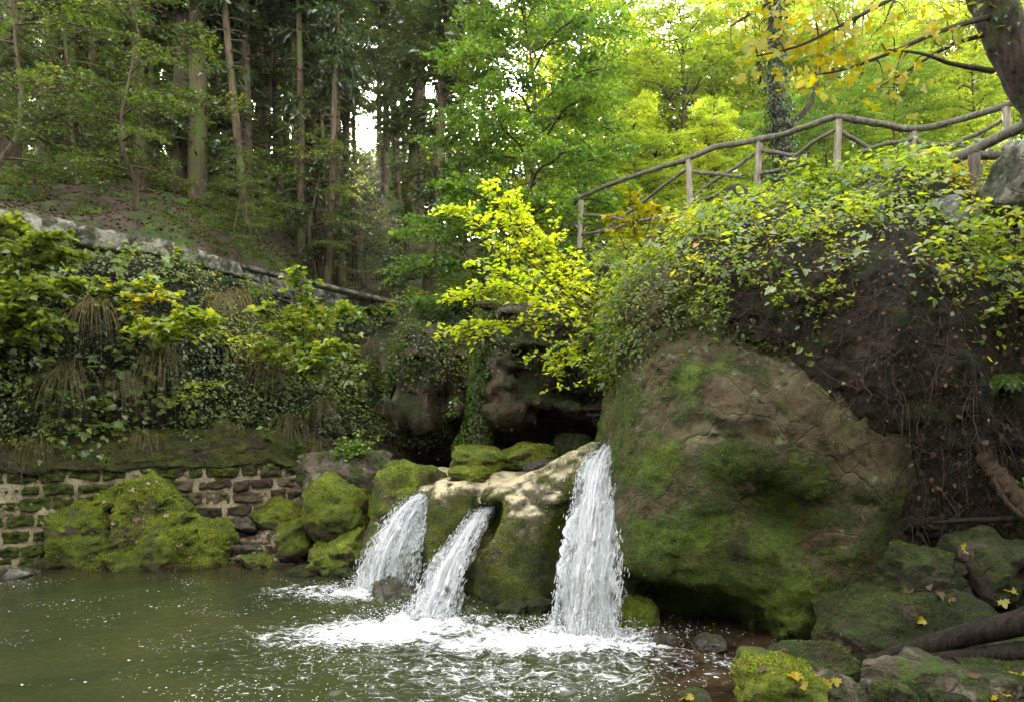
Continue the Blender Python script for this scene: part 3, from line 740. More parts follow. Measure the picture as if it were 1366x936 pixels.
rk('rock', 'low mossy hump behind the bare crest of the ledge', (664, 592, 738, 622), 11.6, M['mossy'], 123, ry=0.6, cuts=2)
rk('rock', 'small mossy stone in the stream above the middle fall', (602, 622, 652, 644), 10.6, M['mossy'], 124, ry=0.4, cuts=2)
rk('rock', 'dark round rock in the mouth of the grotto', (742, 580, 788, 608), 12.0, M['darkmoss'], 125, ry=0.5, cuts=2)
rk('rock', 'flat wet stone in the stream above the tallest fall', (700, 610, 748, 626), 10.6, M['wetrock'], 126, ry=0.4, cuts=3)
# right foreground
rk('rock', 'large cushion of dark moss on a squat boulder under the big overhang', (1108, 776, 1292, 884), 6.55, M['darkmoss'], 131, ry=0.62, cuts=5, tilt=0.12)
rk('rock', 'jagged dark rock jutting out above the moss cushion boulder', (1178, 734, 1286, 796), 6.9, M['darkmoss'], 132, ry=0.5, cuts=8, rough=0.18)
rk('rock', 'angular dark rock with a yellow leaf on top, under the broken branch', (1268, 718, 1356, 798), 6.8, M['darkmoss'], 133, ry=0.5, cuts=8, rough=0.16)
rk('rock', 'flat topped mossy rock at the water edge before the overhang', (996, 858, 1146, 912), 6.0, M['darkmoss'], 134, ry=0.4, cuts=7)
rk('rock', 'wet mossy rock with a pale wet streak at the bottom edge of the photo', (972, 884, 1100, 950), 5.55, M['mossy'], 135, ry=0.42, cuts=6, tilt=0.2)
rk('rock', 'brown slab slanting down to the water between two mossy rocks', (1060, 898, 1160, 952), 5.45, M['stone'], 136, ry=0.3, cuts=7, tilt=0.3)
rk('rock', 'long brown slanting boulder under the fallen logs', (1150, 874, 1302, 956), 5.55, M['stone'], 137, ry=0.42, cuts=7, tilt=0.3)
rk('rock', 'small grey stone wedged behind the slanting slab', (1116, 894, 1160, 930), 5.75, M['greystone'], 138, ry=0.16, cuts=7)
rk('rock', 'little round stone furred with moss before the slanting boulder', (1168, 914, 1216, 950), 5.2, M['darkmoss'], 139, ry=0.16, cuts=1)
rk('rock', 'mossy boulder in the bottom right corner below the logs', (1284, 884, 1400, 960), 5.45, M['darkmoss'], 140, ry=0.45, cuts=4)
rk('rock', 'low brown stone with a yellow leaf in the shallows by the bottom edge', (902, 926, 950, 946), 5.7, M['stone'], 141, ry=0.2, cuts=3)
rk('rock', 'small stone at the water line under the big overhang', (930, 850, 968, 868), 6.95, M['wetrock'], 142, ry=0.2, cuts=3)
rk('rock', 'pale lichen covered block at the upper right beside the near railing', (1316, 196, 1420, 274), 8.4, M['coping'], 143, ry=0.5, cuts=6)
rk('rock', 'grey rock half hidden in leaves below the near railing post', (1240, 268, 1300, 312), 8.9, M['greystone'], 144, ry=0.35, cuts=6)
rk('rock', 'dark rock showing through the leaves beneath the middle of the railing', (1126, 250, 1186, 286), 9.9, M['greystone'], 145, ry=0.35, cuts=6)
for bx, d, sd in (((962, 252, 1006, 286), 11.6, 146),):
    rk('rock', 'brown rock showing under the lowest railing bars', bx, d, M['darkmoss'], sd, ry=0.35)
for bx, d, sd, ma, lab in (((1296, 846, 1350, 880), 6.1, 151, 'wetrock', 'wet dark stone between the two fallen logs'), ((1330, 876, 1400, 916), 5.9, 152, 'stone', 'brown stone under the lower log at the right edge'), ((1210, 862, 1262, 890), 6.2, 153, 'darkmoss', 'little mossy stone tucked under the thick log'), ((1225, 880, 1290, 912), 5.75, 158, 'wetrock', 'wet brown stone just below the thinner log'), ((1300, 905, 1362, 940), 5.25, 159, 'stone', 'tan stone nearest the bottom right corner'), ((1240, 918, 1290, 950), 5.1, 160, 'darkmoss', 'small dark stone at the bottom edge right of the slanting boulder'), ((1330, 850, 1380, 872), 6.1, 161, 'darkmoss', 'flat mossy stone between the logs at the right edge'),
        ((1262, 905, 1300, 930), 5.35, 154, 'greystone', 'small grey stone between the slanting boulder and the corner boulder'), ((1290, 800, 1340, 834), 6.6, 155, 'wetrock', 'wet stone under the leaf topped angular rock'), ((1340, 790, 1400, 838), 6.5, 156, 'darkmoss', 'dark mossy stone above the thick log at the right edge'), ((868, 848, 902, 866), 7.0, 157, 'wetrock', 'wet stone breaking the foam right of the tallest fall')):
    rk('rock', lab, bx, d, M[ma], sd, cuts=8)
# gravel beach
rng = np.random.default_rng(8); mb = MB()
n = 1100; xs = rng.normal(-3.95, 0.7, n); ys = rng.normal(11.2, 0.5, n)
zs = ground_h(xs, ys)
for x, y, z in zip(xs, ys, zs):
    if z < -0.12: continue
    r = rng.uniform(0.012, 0.05) * (2.0 if rng.uniform() < 0.10 else 1)
    v, f = rock_geo((x, y, z + r * 0.2), (r, r * rng.uniform(0.6, 1), r * 0.55), int(rng.integers(1e6)), rz=rng.uniform(0, 6), cuts=3, level=2)
    mb.add(v, f)
n = 420; xs = rng.uniform(2.3, 6.5, n); ys = rng.uniform(4.6, 7.6, n); zs = ground_h(xs, ys)
for x, y, z in zip(xs, ys, zs):
    if z < -0.1: continue
    r = rng.uniform(0.025, 0.10)
    v, f = rock_geo((x, y, z + r * 0.2), (r, r * rng.uniform(0.6, 1), r * 0.6), int(rng.integers(1e6)), rz=rng.uniform(0, 6), cuts=5, level=3); mb.add(v, f, 1)
tag(mb.build('gravel', [M['pebble'], M['wetrock']]), 'brown gravel and rubble along both shores', kind='stuff')

# ------------------------------------------------------------------ fallen wood
M['log'] = bark_mat('wet_log', (0.005, 0.004, 0.003), (0.034, 0.026, 0.018), (0.03, 0.038, 0.010), 0.3, 2.0)
M['branch'] = bark_mat('dry_branch', (0.016, 0.010, 0.006), (0.075, 0.050, 0.029), None, 0, 2.2)
M['rail'] = bark_mat('weathered_pole', (0.04, 0.033, 0.025), (0.15, 0.13, 0.10), (0.07, 0.085, 0.03), 0.25, 1.4)
M['post'] = bark_mat('weathered_post', (0.08, 0.065, 0.045), (0.28, 0.24, 0.18), None, 0, 1.4)
def wood(name, label, cat, pts, rad, mat, sides=14, rough=0.14, seed=0, n=40, extra=()):
    pts = [np.asarray(p) for p in pts]; o = pts[0]
    mb = MB(); tube(mb, smooth_path([p - o for p in pts], n), rad, sides, rough=rough, seed=seed)
    for (ep, er) in extra: tube(mb, smooth_path([np.asarray(p) - o for p in ep], 16), er, 8, rough=rough, seed=seed + 3)
    ob = mb.build(name, mat); ob.location = o
    return tag(ob, label, cat)
wood('log', 'thick dark log lying across the mossy rocks on the right', 'log', [P(1158, 882, 6.0), P(1240, 860, 5.9), P(1310, 842, 5.75), P(1460, 808, 5.5)], [0.05, 0.085, 0.10, 0.12], M['log'], seed=3)
wood('log', 'thinner black wet log beneath the thick one', 'log', [P(1196, 886, 5.9), P(1280, 878, 5.75), P(1366, 868, 5.6), P(1460, 862, 5.5)], [0.05, 0.075, 0.08, 0.085], M['log'], seed=5)
wood('broken_branch', 'broken brown branch end leaning on the bank at the right edge', 'branch', [P(1308, 606, 7.1), P(1340, 645, 6.9), P(1400, 715, 6.6)], [0.06, 0.088, 0.10, 0.10], M['branch'], seed=9, rough=0.22, n=60, extra=[([P(1312, 612, 7.1), P(1304, 598, 7.08), P(1300, 590, 7.05)], [0.03, 0.006]), ([P(1330, 630, 7.0), P(1322, 606, 6.95), P(1318, 596, 6.95)], [0.022, 0.005])])
wood('branch', 'thin straight dark branch reaching from the right edge below the broken branch', 'branch', [P(1244, 697, 7.05), P(1310, 693, 6.9), P(1440, 690, 6.6)], [0.018, 0.03, 0.035], M['log'], sides=8, seed=11)
wood('branch', 'pale thin split stick under the broken branch', 'branch', [P(1326, 640, 6.85), P(1346, 672, 6.75), P(1380, 700, 6.6)], [0.02, 0.025, 0.02], M['branch'], sides=7, seed=12)
wood('stick', 'long thin curved stick crossing the dark bank above the broken branch', 'stick', [P(1180, 470, 7.5), P(1235, 468, 7.45), P(1290, 450, 7.4), P(1366, 430, 7.3)], [0.008, 0.012, 0.014], M['branch'], sides=6, seed=13)
wood('stick', 'fine pale stick lying level on the dark bank near the right edge', 'stick', [P(1280, 598, 7.25), P(1330, 590, 7.2), P(1400, 578, 7.1)], [0.006, 0.009, 0.01], M['branch'], sides=6, seed=14)

# ------------------------------------------------------------------ the rustic railings
rng = np.random.default_rng(77)
def wob(a, b, rad, mb, o, n=14, w=0.02, sides=10):
    t = np.linspace(0, 1, n)[:, None]; p = a * (1 - t) + b * t
    p = p + w * np.stack([fbm(np.column_stack([t[:, 0] * 2.5 + rng.uniform(0, 50), 0 * t[:, 0], 0 * t[:, 0] + k]), 1, 2) for k in range(3)], 1)
    tube(mb, p - o, rad, sides, rough=0.12, seed=int(rng.integers(999)))
fo = np.array([4.4, 12.2, 6.3])
fence = empty('rustic_fence', fo, 'long rustic railing of round grey poles climbing along the top of the right bank', 'fence')
posts = [(773, 265, 318, 15.3), (920, 212, 300, 13.0), (1010, 188, 256, 12.2), (1115, 158, 240, 11.2), (1217, 174, 222, 11.2), (1344, 142, 222, 10.4)]
tops, bots = [], []
for px, y0, y1, d in posts:
    a, b = P(px, y1, d), P(px + rng.uniform(-4, 4), y0 + 2, d); a[2] -= 0.3
    m_ = MB(); wob(a, b, [0.062, 0.055, 0.058], m_, fo, w=0.012); m_.build('post', M['post'], fence)
    tops.append(P(px, y0, d) + [0, 0, 0.02]); bots.append(P(px, y1, d))
m_ = MB()
knots = [P(742, 312, 16.8), P(757, 284, 16.2)] + tops + [P(1420, 112, 9.9)]
path = []
for k_, (a_, b_) in enumerate(zip(knots[:-1], knots[1:])):
    path.append(a_)
    for t_, s_ in ((0.33, 1), (0.66, 0.6)): path.append(a_ * (1 - t_) + b_ * t_ + np.array([0, 0, (-0.03, 0.02, 0.05, 0.06, -0.04, 0.0, -0.05, 0.02, 0)[k_] * s_]))
path.append(knots[-1])
tube(m_, smooth_path(path, 110) - fo + 0.009 * np.stack([fbm(np.column_stack([np.linspace(0, 30, 110) + 9 * k] * 3), 1, 2) for k in range(3)], 1), [0.042, 0.046, 0.052, 0.055, 0.052, 0.055], 10, rough=0.16, seed=4)
m_.build('top_rail', M['rail'], fence)
def bar(name, a, b, r=0.036):
    m_ = MB(); wob(P(*a), P(*b), [r, r * 0.85], m_, fo, w=0.035); m_.build(name, M['rail'], fence)
bar('lower_rail', (776, 286, 15.2), (862, 296, 13.9)); bar('lower_rail', (922, 228, 13.0), (992, 236, 12.3)); bar('lower_rail', (924, 268, 12.9), (985, 252, 12.3))
bar('lower_rail', (1012, 199, 12.2), (1066, 208, 11.6)); bar('lower_rail', (1012, 232, 12.15), (1080, 217, 11.4)); bar('lower_rail', (1118, 171, 11.2), (1160, 198, 11.2))
bar('lower_rail', (1219, 184, 11.2), (1330, 204, 10.5)); bar('lower_rail', (776, 312, 15.1), (915, 285, 13.1))
bar('brace', (800, 312, 14.9), (914, 228, 13.0)); bar('brace', (926, 262, 12.9), (1006, 203, 12.2)); bar('brace', (1044, 216, 11.8), (1112, 172, 11.2)); bar('brace', (1140, 206, 11.2), (1214, 184, 11.2))
bar('brace', (1240, 210, 11.0), (1340, 160, 10.45)); bar('brace', (745, 325, 15.8), (770, 284, 15.3))
fo2 = P(1306, 260, 9.2)
f2 = empty('rustic_fence', fo2, 'short nearer railing with a thick slanting handrail beside the pale lichen block', 'fence')
fence_, fo = fence, fo2
def part2(name, a, b, r):
    m_ = MB(); wob(P(*a), P(*b), r, m_, fo2, w=0.015); m_.build(name, M['rail'], f2)
part2('post', (1308, 318, 9.2), (1300, 206, 9.2), [0.085, 0.075]); part2('post', (1316, 300, 9.4), (1314, 262, 9.4), [0.05, 0.05])
part2('handrail', (1266, 215, 9.5), (1420, 142, 8.6), [0.075, 0.07]); part2('lower_rail', (1304, 208, 9.25), (1420, 206, 8.9), [0.06, 0.055])
# ================================================================== WATER
BASES = [(P(500, 790, 9.15), 0.42), (P(566, 826, 8.0), 0.36), (P(780, 846, 7.42), 0.50)]
wx = axis_pts(-6.5, 4.0, 300, 16); wy = axis_pts(4.2, 11.2, 230, 14)
wx = wx[(wx > -16) & (wx < 9)]; wy = wy[(wy > -5) & (wy < 14.2)]
WX, WY = np.meshgrid(wx, wy, indexing='ij'); q = np.stack([WX, WY, 0 * WX], -1).reshape(-1, 3)
# lighter and darker drifts of foam, thick where the falls land and carried out towards the camera
fo_ = np.zeros(len(q)); sw = np.zeros(len(q))
def blob(cx, cy, rx, ry, a, rot=0.0):
    c, s = math.cos(rot), math.sin(rot); dx, dy = q[:, 0] - cx, q[:, 1] - cy
    u, v = c * dx + s * dy, -s * dx + c * dy
    return a * np.exp(-((u / rx) ** 2 + (v / ry) ** 2))
for (x, y, dd, rx, ry, a) in [(470, 792, 9.0, 0.85, 0.42, 1.1), (415, 790, 9.2, 0.9, 0.4, 0.75), (500, 850, 7.5, 1.15, 0.55, 1.15), (560, 832, 7.9, 0.5, 0.4, 1.2),
                              (420, 850, 7.4, 1.1, 0.5, 0.75), (690, 860, 7.1, 1.1, 0.45, 1.1), (780, 850, 7.35, 0.8, 0.42, 1.3), (830, 872, 6.95, 0.7, 0.35, 0.95),
                              (640, 905, 6.3, 1.7, 0.8, 0.55), (800, 905, 6.3, 1.1, 0.6, 0.58), (480, 900, 6.5, 1.7, 0.8, 0.44), (960, 890, 6.5, 0.7, 0.35, 0.5), (620, 840, 7.6, 0.9, 0.5, 0.85), (380, 860, 7.2, 1.3, 0.5, 0.44), (560, 930, 5.8, 1.5, 0.5, 0.38)]:
    fo_ = np.maximum(fo_, blob((x - HX) / F * dd, dd, rx, ry, a)) + 0.12 * blob((x - HX) / F * dd, dd, rx, ry, a)
for c, r in BASES:
    d = np.hypot(q[:, 0] - c[0], q[:, 1] - c[1]); sw += np.exp(-(d / (r * 2.4)) ** 2)
fo_ = np.clip(fo_ + 0.10 * fbm(q, 0.9, 4, 0.55, 2), 0, 1.4)
wz = 0.006 * fbm(q, 2.2, 4, 0.55, 1) + 0.035 * np.clip(fo_, 0, 1) * fbm(q * [1, 1.5, 1], 4.5, 4, 0.6, 7) + 0.07 * sw * (0.45 + 0.6 * fbm(q, 6, 4, 0.6, 9))
mb = MB(); mb.add(np.column_stack([q[:, :2], wz]), grid_faces(len(wx), len(wy)))
def water_mat():
    b = NB('pool_water'); g = b.n('ShaderNodeNewGeometry'); pos = g.outputs['Position']
    at = b.n('ShaderNodeAttribute', attribute_name='foam').outputs['Fac']
    sx = b.n('ShaderNodeSeparateXYZ'); b.link(pos, sx.inputs[0])
    deep = b.ramp(b.noise(0.45, 4, 0.5, pos, 0.6), [(0.35, (0.016, 0.022, 0.008)), (0.65, (0.034, 0.038, 0.013))])
    shal = b.math('MAXIMUM', b.rng(sx.outputs['X'], 0.9, 1.7), b.math('MULTIPLY', b.rng(sx.outputs['Y'], 9.2, 10.6), 0.55))
    body = b.mix(shal, deep, b.ramp(b.noise(3.0, 6, 0.6, pos), [(0.35, (0.010, 0.006, 0.003)), (0.68, (0.050, 0.032, 0.016))]))
    wob = b.n('ShaderNodeTexNoise'); wob.inputs['Scale'].default_value = 1.6; wob.inputs['Detail'].default_value = 4; b.link(pos, wob.inputs['Vector'])
    va = b.n('ShaderNodeVectorMath', operation='MULTIPLY_ADD'); b.link(wob.outputs['Color'], va.inputs[0]); va.inputs[1].default_value = (0.55, 0.35, 0); b.link(pos, va.inputs[2])
    mp = b.n('ShaderNodeMapping'); mp.inputs['Scale'].default_value = (1, 1.7, 1); b.link(va.outputs[0], mp.inputs['Vector'])
    n1 = b.noise(5.5, 8, 0.68, mp.outputs['Vector'], 0.5)
    web = b.vor(6.0, 'DISTANCE_TO_EDGE', mp.outputs['Vector'])
    web2 = b.vor(15.0, 'DISTANCE_TO_EDGE', mp.outputs['Vector'])
    lace = b.math('ADD', b.math('MULTIPLY', b.rng(web, 0.12, 0.0), 0.24), b.math('MULTIPLY', b.rng(web2, 0.10, 0.0), 0.16))
    m = b.math('ADD', b.math('ADD', b.math('MULTIPLY', at, 0.80), lace), b.math('MULTIPLY', b.math('SUBTRACT', n1, 0.5), 2.1))
    foam = b.rng(m, 0.56, 1.28)
    # loose flecks drifting all over the pool
    fl = b.vor(17.0, 'F1', va.outputs[0]); cell = b.vor(17.0, 'F1', va.outputs[0], 'Color')
    sc = b.n('ShaderNodeSeparateColor'); b.link(cell, sc.inputs[0])
    drift = b.noise(0.8, 5, 0.6, mp.outputs['Vector'], 0.8)
    keep = b.math('GREATER_THAN', b.math('ADD', b.math('MULTIPLY', drift, 1.1), b.math('MULTIPLY', at, 0.25)), b.math('ADD', b.math('MULTIPLY', sc.outputs[0], 0.66), 0.505))
    fleck = b.math('MULTIPLY', b.math('LESS_THAN', fl, b.math('MULTIPLY', sc.outputs[1], 0.24)), keep)
    fl2 = b.vor(46.0, 'F1', va.outputs[0]); c2 = b.vor(46.0, 'F1', va.outputs[0], 'Color'); sc2 = b.n('ShaderNodeSeparateColor'); b.link(c2, sc2.inputs[0])
    keep2 = b.math('GREATER_THAN', b.math('ADD', b.math('MULTIPLY', drift, 1.0), b.math('MULTIPLY', at, 0.15)), b.math('ADD', b.math('MULTIPLY', sc2.outputs[0], 0.74), 0.49))
    fleck2 = b.math('MULTIPLY', b.math('LESS_THAN', fl2, 0.26), keep2)
    foam = b.math('MAXIMUM', foam, b.math('MULTIPLY', b.math('MAXIMUM', fleck, fleck2), 0.9))
    col = b.mix(foam, body, (0.60, 0.61, 0.61))
    h = b.math('ADD', b.math('MULTIPLY', b.noise(9, 4, 0.55, mp.outputs['Vector']), 0.35), b.math('MULTIPLY', b.noise(32, 3, 0.5, mp.outputs['Vector']), b.math('ADD', 0.04, b.math('MULTIPLY', at, 0.28))))
    h = b.math('ADD', h, b.math('MULTIPLY', foam, 0.25))
    pr = b.principled(col, b.mix(foam, (0.04,) * 3, (0.75,) * 3), b.bump(h, 0.38, 0.05), 0.5); pr.inputs['IOR'].default_value = 1.33
    return b.out(pr.outputs[0])
water = mb.build('water', water_mat(), attrs={'foam': fo_})
tag(water, 'murky green pool water with foam', kind='structure')
# stream above the ledge
sxx = np.linspace(-0.35, 2.2, 120); syy = np.linspace(9.6, 13.6, 120); SX, SY = np.meshgrid(sxx, syy, indexing='ij')
q2 = np.stack([SX, SY, 0 * SX], -1).reshape(-1, 3)
zs = 1.36 + 0.012 * fbm(q2, 4, 4, 0.5, 3) + 0.25 * sstep(0.2, 1.4, q2[:, 0]) * sstep(9.4, 10.6, q2[:, 1])
def stream_mat():
    b = NB('stream_water'); pos = b.coord()
    n = b.noise(5, 7, 0.66, pos, 0.7)
    f = b.rng(n, 0.57, 0.68)
    col = b.mix(f, (0.03, 0.03, 0.02), (0.72, 0.74, 0.75))
    pr = b.principled(col, 0.12, b.bump(b.noise(12, 5, 0.6, pos), 0.7, 0.05), 0.5)
    return b.out(pr.outputs[0])
mb = MB(); mb.add(np.column_stack([q2[:, :2], zs]), grid_faces(120, 120))
tag(mb.build('stream', stream_mat()), 'shallow stream water running over the ledge', kind='structure')

# ------------------------------------------------------------------ the three falls
def fall_mat(name, lo, hi, su, sv, seed):
    b = NB(name); uv = b.n('ShaderNodeUVMap').outputs['UV']
    mp = b.n('ShaderNodeMapping'); mp.inputs['Scale'].default_value = (su, sv, 1); mp.inputs['Location'].default_value = (seed, seed * 1.7, 0); b.link(uv, mp.inputs['Vector'])
    n1 = b.noise(1.0, 5, 0.62, mp.outputs['Vector'], 0.35)
    at = b.n('ShaderNodeAttribute', attribute_name='thick').outputs['Fac']
    a = b.rng(b.math('ADD', n1, b.math('MULTIPLY', b.math('SUBTRACT', at, 0.5), 0.55)), lo, hi)
    d = b.n('ShaderNodeBsdfDiffuse'); d.inputs['Color'].default_value = (0.74, 0.745, 0.75, 1)
    t = b.n('ShaderNodeBsdfTranslucent'); t.inputs['Color'].default_value = (0.70, 0.72, 0.74, 1)
    g = b.n('ShaderNodeBsdfGlossy'); g.inputs['Roughness'].default_value = 0.25
    hb = b.bump(n1, 1.0, 0.05)
    for s_ in (d, t, g): b.link(hb, s_.inputs['Normal'])
    m1 = b.n('ShaderNodeMixShader'); m1.inputs[0].default_value = 0.38; b.link(d.outputs[0], m1.inputs[1]); b.link(t.outputs[0], m1.inputs[2])
    m2 = b.n('ShaderNodeMixShader'); m2.inputs[0].default_value = 0.10; b.link(m1.outputs[0], m2.inputs[1]); b.link(g.outputs[0], m2.inputs[2])
    # where the sheet is thin it is clear water: a faint gloss and nothing else
    tr = b.n('ShaderNodeBsdfTransparent'); tr.inputs['Color'].default_value = (0.93, 0.95, 0.95, 1)
    cg = b.n('ShaderNodeMixShader'); cg.inputs[0].default_value = 0.10; b.link(tr.outputs[0], cg.inputs[1]); b.link(g.outputs[0], cg.inputs[2])
    m3 = b.n('ShaderNodeMixShader'); b.link(a, m3.inputs[0]); b.link(cg.outputs[0], m3.inputs[1]); b.link(m2.outputs[0], m3.inputs[2])
    return b.out(m3.outputs[0])
FM = [fall_mat('falling_water', 0.48, 0.72, 26, 3.4, 0.0), fall_mat('falling_water_thin', 0.56, 0.74, 44, 5.0, 5.3), fall_mat('falling_water_back', 0.50, 0.76, 14, 2.2, 9.1)]
def drop_mat():
    b = NB('water_drops')
    d = b.n('ShaderNodeBsdfDiffuse'); d.inputs['Color'].default_value = (0.68, 0.69, 0.70, 1)
    t = b.n('ShaderNodeBsdfTranslucent'); t.inputs['Color'].default_value = (0.66, 0.68, 0.70, 1)
    g = b.n('ShaderNodeBsdfGlossy'); g.inputs['Roughness'].default_value = 0.12
    m1 = b.n('ShaderNodeMixShader'); m1.inputs[0].default_value = 0.4; b.link(d.outputs[0], m1.inputs[1]); b.link(t.outputs[0], m1.inputs[2])
    m2 = b.n('ShaderNodeMixShader'); m2.inputs[0].default_value = 0.14; b.link(m1.outputs[0], m2.inputs[1]); b.link(g.outputs[0], m2.inputs[2])
    return b.out(m2.outputs[0])
DROP = drop_mat()
def froth_mat():
    b = NB('froth'); d = b.n('ShaderNodeBsdfDiffuse'); d.inputs['Color'].default_value = (0.9, 0.9, 0.9, 1); t = b.n('ShaderNodeBsdfTranslucent'); t.inputs['Color'].default_value = (0.9, 0.9, 0.9, 1)
    m = b.n('ShaderNodeMixShader'); m.inputs[0].default_value = 0.5; b.link(d.outputs[0], m.inputs[1]); b.link(t.outputs[0], m.inputs[2]); return b.out(m.outputs[0])
FROTH = froth_mat()
def waterfall(label, ctrl, widths, side, seed, ndrop, thick_fn, wide_drops=1.0):
    rng = np.random.default_rng(seed)
    nv, nu = 170, 60
    c = smooth_path(ctrl, nv); t = np.linspace(0, 1, nv)
    w = np.interp(t, np.linspace(0, 1, len(widths)), widths)
    side = nrm(np.array(side, float)); tan = nrm(np.gradient(c, axis=0)); out = nrm(np.cross(tan, side)); 
    if out[:, 1].mean() > 0: out = -out
    o = c[-1].copy()
    root = empty('waterfall', o, label, 'waterfall')
    for li, (mat, offs, amp) in enumerate(((FM[2], -0.05, 0.03), (FM[0], 0.0, 0.05), (FM[1], 0.045, 0.06))):
        mb = MB(); u = np.linspace(-0.5, 0.5, nu)
        U, T = np.meshgrid(u, t, indexing='ij')
        jag = 1 + 0.30 * fbm(np.stack([np.sign(U).reshape(-1) * 5, T.reshape(-1) * 9, 0 * U.reshape(-1) + li], -1), 1, 4, 0.6, seed).reshape(nu, nv) * np.abs(U * 2)
        qq = np.stack([U.reshape(-1) * 11, T.reshape(-1) * 3.5, np.full(U.size, li * 3.0)], -1)
        dsp = (fbm(qq, 1, 4, 0.6, seed + li).reshape(nu, nv)) * amp * (0.35 + 0.8 * T)
        bow = (0.25 - U ** 2) * w[None] * 0.45
        p = c[None] + side * (U * jag * w[None])[..., None] + out[None] * (dsp + offs * (0.3 + T) + bow)[..., None]
        rope = fbm(np.stack([U.reshape(-1) * w.mean() * 13 + 0.5 * np.sin(T.reshape(-1) * 3 + li), T.reshape(-1) * 1.3, np.full(U.size, seed * 3.1 + li)], -1), 1, 3, 0.6, 5).reshape(nu, nv)
        th = thick_fn(U, T) + 0.42 * rope - 0.02
        L_ = np.concatenate([[0], np.cumsum(np.linalg.norm(np.diff(c, axis=0), axis=1))])
        uv = np.stack([U * w[None].mean(), np.broadcast_to(L_[None] , U.shape)], -1).reshape(-1, 2)
        mb.add(p.reshape(-1, 3) - o, grid_faces(nu, nv), uv=uv)
        mb.build('water_sheet', mat, root, uv=True, attrs={'thick': th.reshape(-1)})
    # drops and drawn-out clumps
    mb = MB(); V, Fc = ico(1)
    n = ndrop; tt = rng.uniform(0.12, 1.0, n) ** 0.75
    uu = np.clip(np.where(rng.uniform(size=n) < 0.55, rng.normal(0, 0.26, n), rng.choice([-1, 1], n) * (0.5 + np.abs(rng.normal(0, 0.05, n)) * wide_drops)), -0.75, 0.75)
    k = np.minimum((tt * (nv - 1)).astype(int), nv - 1)
    pos = c[k] + side * (uu * w[k])[:, None] + out[k] * (rng.normal(0.03, 0.05, n) * (0.4 + tt) + np.maximum(0, 0.25 - uu ** 2) * w[k] * 0.45)[:, None]
    r = rng.uniform(0.002, 0.0055, n) * (0.6 + 0.7 * tt); ln = rng.uniform(1.5, 9, n)
    T_ = tan[k] + rng.normal(0, 0.10, (n, 3)); T_ = nrm(T_); A = nrm(np.cross(T_, side)); B = np.cross(T_, A)
    vv = pos[:, None] + r[:, None, None] * (V[None, :, 0, None] * A[:, None] + V[None, :, 1, None] * B[:, None] + V[None, :, 2, None] * (ln[:, None, None] * T_[:, None]))
    ff = (np.arange(n)[:, None, None] * len(V) + Fc[None]).reshape(-1, 3)
    mb.add(vv.reshape(-1, 3) - o, ff); sp = mb.build('spray', DROP, root); sp['kind'] = 'stuff'
    return root
side = (0.86, -0.5, 0)
waterfall('tallest and widest white waterfall, dropping straight beside the huge overhanging boulder',
          [P(836, 590, 9.5), P(826, 598, 9.0), P(818, 605, 8.62), P(806, 634, 8.28), P(796, 700, 7.9), P(787, 770, 7.62), P(780, 850, 7.42)],
          [0.46, 0.50, 0.53, 0.57, 0.60, 0.62, 0.64], (0.95, -0.3, 0), 1, 2600,
          lambda U, T: 0.64 - 0.10 * sstep(0.30, 0.0, T) + 0.25 * sstep(0.25, 0.6, T) - 0.25 * np.abs(U * 2) ** 4 + 0.18 * sstep(0.15, 0.4, U) - 0.16 * np.exp(-((U - 0.12) / 0.09) ** 2) * sstep(0.55, 0.2, T))
waterfall('middle waterfall, a narrow slanting white chute between two mossy humps',
          [P(664, 668, 9.6), P(650, 681, 9.3), P(637, 693, 9.0), P(618, 724, 8.72), P(594, 768, 8.35), P(568, 830, 7.98)],
          [0.16, 0.20, 0.24, 0.32, 0.44, 0.56], (0.8, -0.25, 0.12), 2, 1700,
          lambda U, T: 0.78 + 0.12 * T - 0.30 * np.abs(U * 2) ** 3)
waterfall('leftmost waterfall, fanning out white on its left and thinning to drips on its right',
          [P(586, 652, 10.4), P(574, 660, 10.1), P(560, 670, 9.8), P(543, 695, 9.55), P(524, 740, 9.3), P(508, 796, 9.12)],
          [0.2, 0.34, 0.5, 0.62, 0.74, 0.86], (0.9, -0.3, 0.15), 3, 1900,
          lambda U, T: 0.62 - 0.42 * sstep(-0.1, 0.35, U) * sstep(0.2, 0.5, T) + 0.25 * sstep(-0.1, -0.4, U))
# froth thrown up where they land
rng = np.random.default_rng(6); mb = MB(); V, Fc = ico(1)
for (c, r), n in zip(BASES, (2200, 2200, 4200)):
    a = rng.uniform(0, 2 * math.pi, n); rr = np.abs(rng.normal(0, 0.75, n)) * r * 1.25
    x = c[0] + rr * np.cos(a) * 1.35; y = c[1] + rr * np.sin(a) * 0.8; z = 0.02 + 0.30 * np.exp(-(rr / r * 1.0) ** 2) * rng.uniform(0, 1, n) ** 1.8
    s = 0.0018 + 0.006 * rng.uniform(0, 1, n) ** 3
    q3 = V[None] * (1 + 0.35 * rng.normal(size=(n, len(V), 1)) * 0.5)
    vv = np.stack([x, y, z], -1)[:, None] + q3 * s[:, None, None] * np.array([1.4, 1.2, 0.8])
    mb.add(vv.reshape(-1, 3), (np.arange(n)[:, None, None] * len(V) + Fc[None]).reshape(-1, 3))
tag(mb.build('foam', FROTH), 'white froth where the falls hit the pool', kind='stuff')
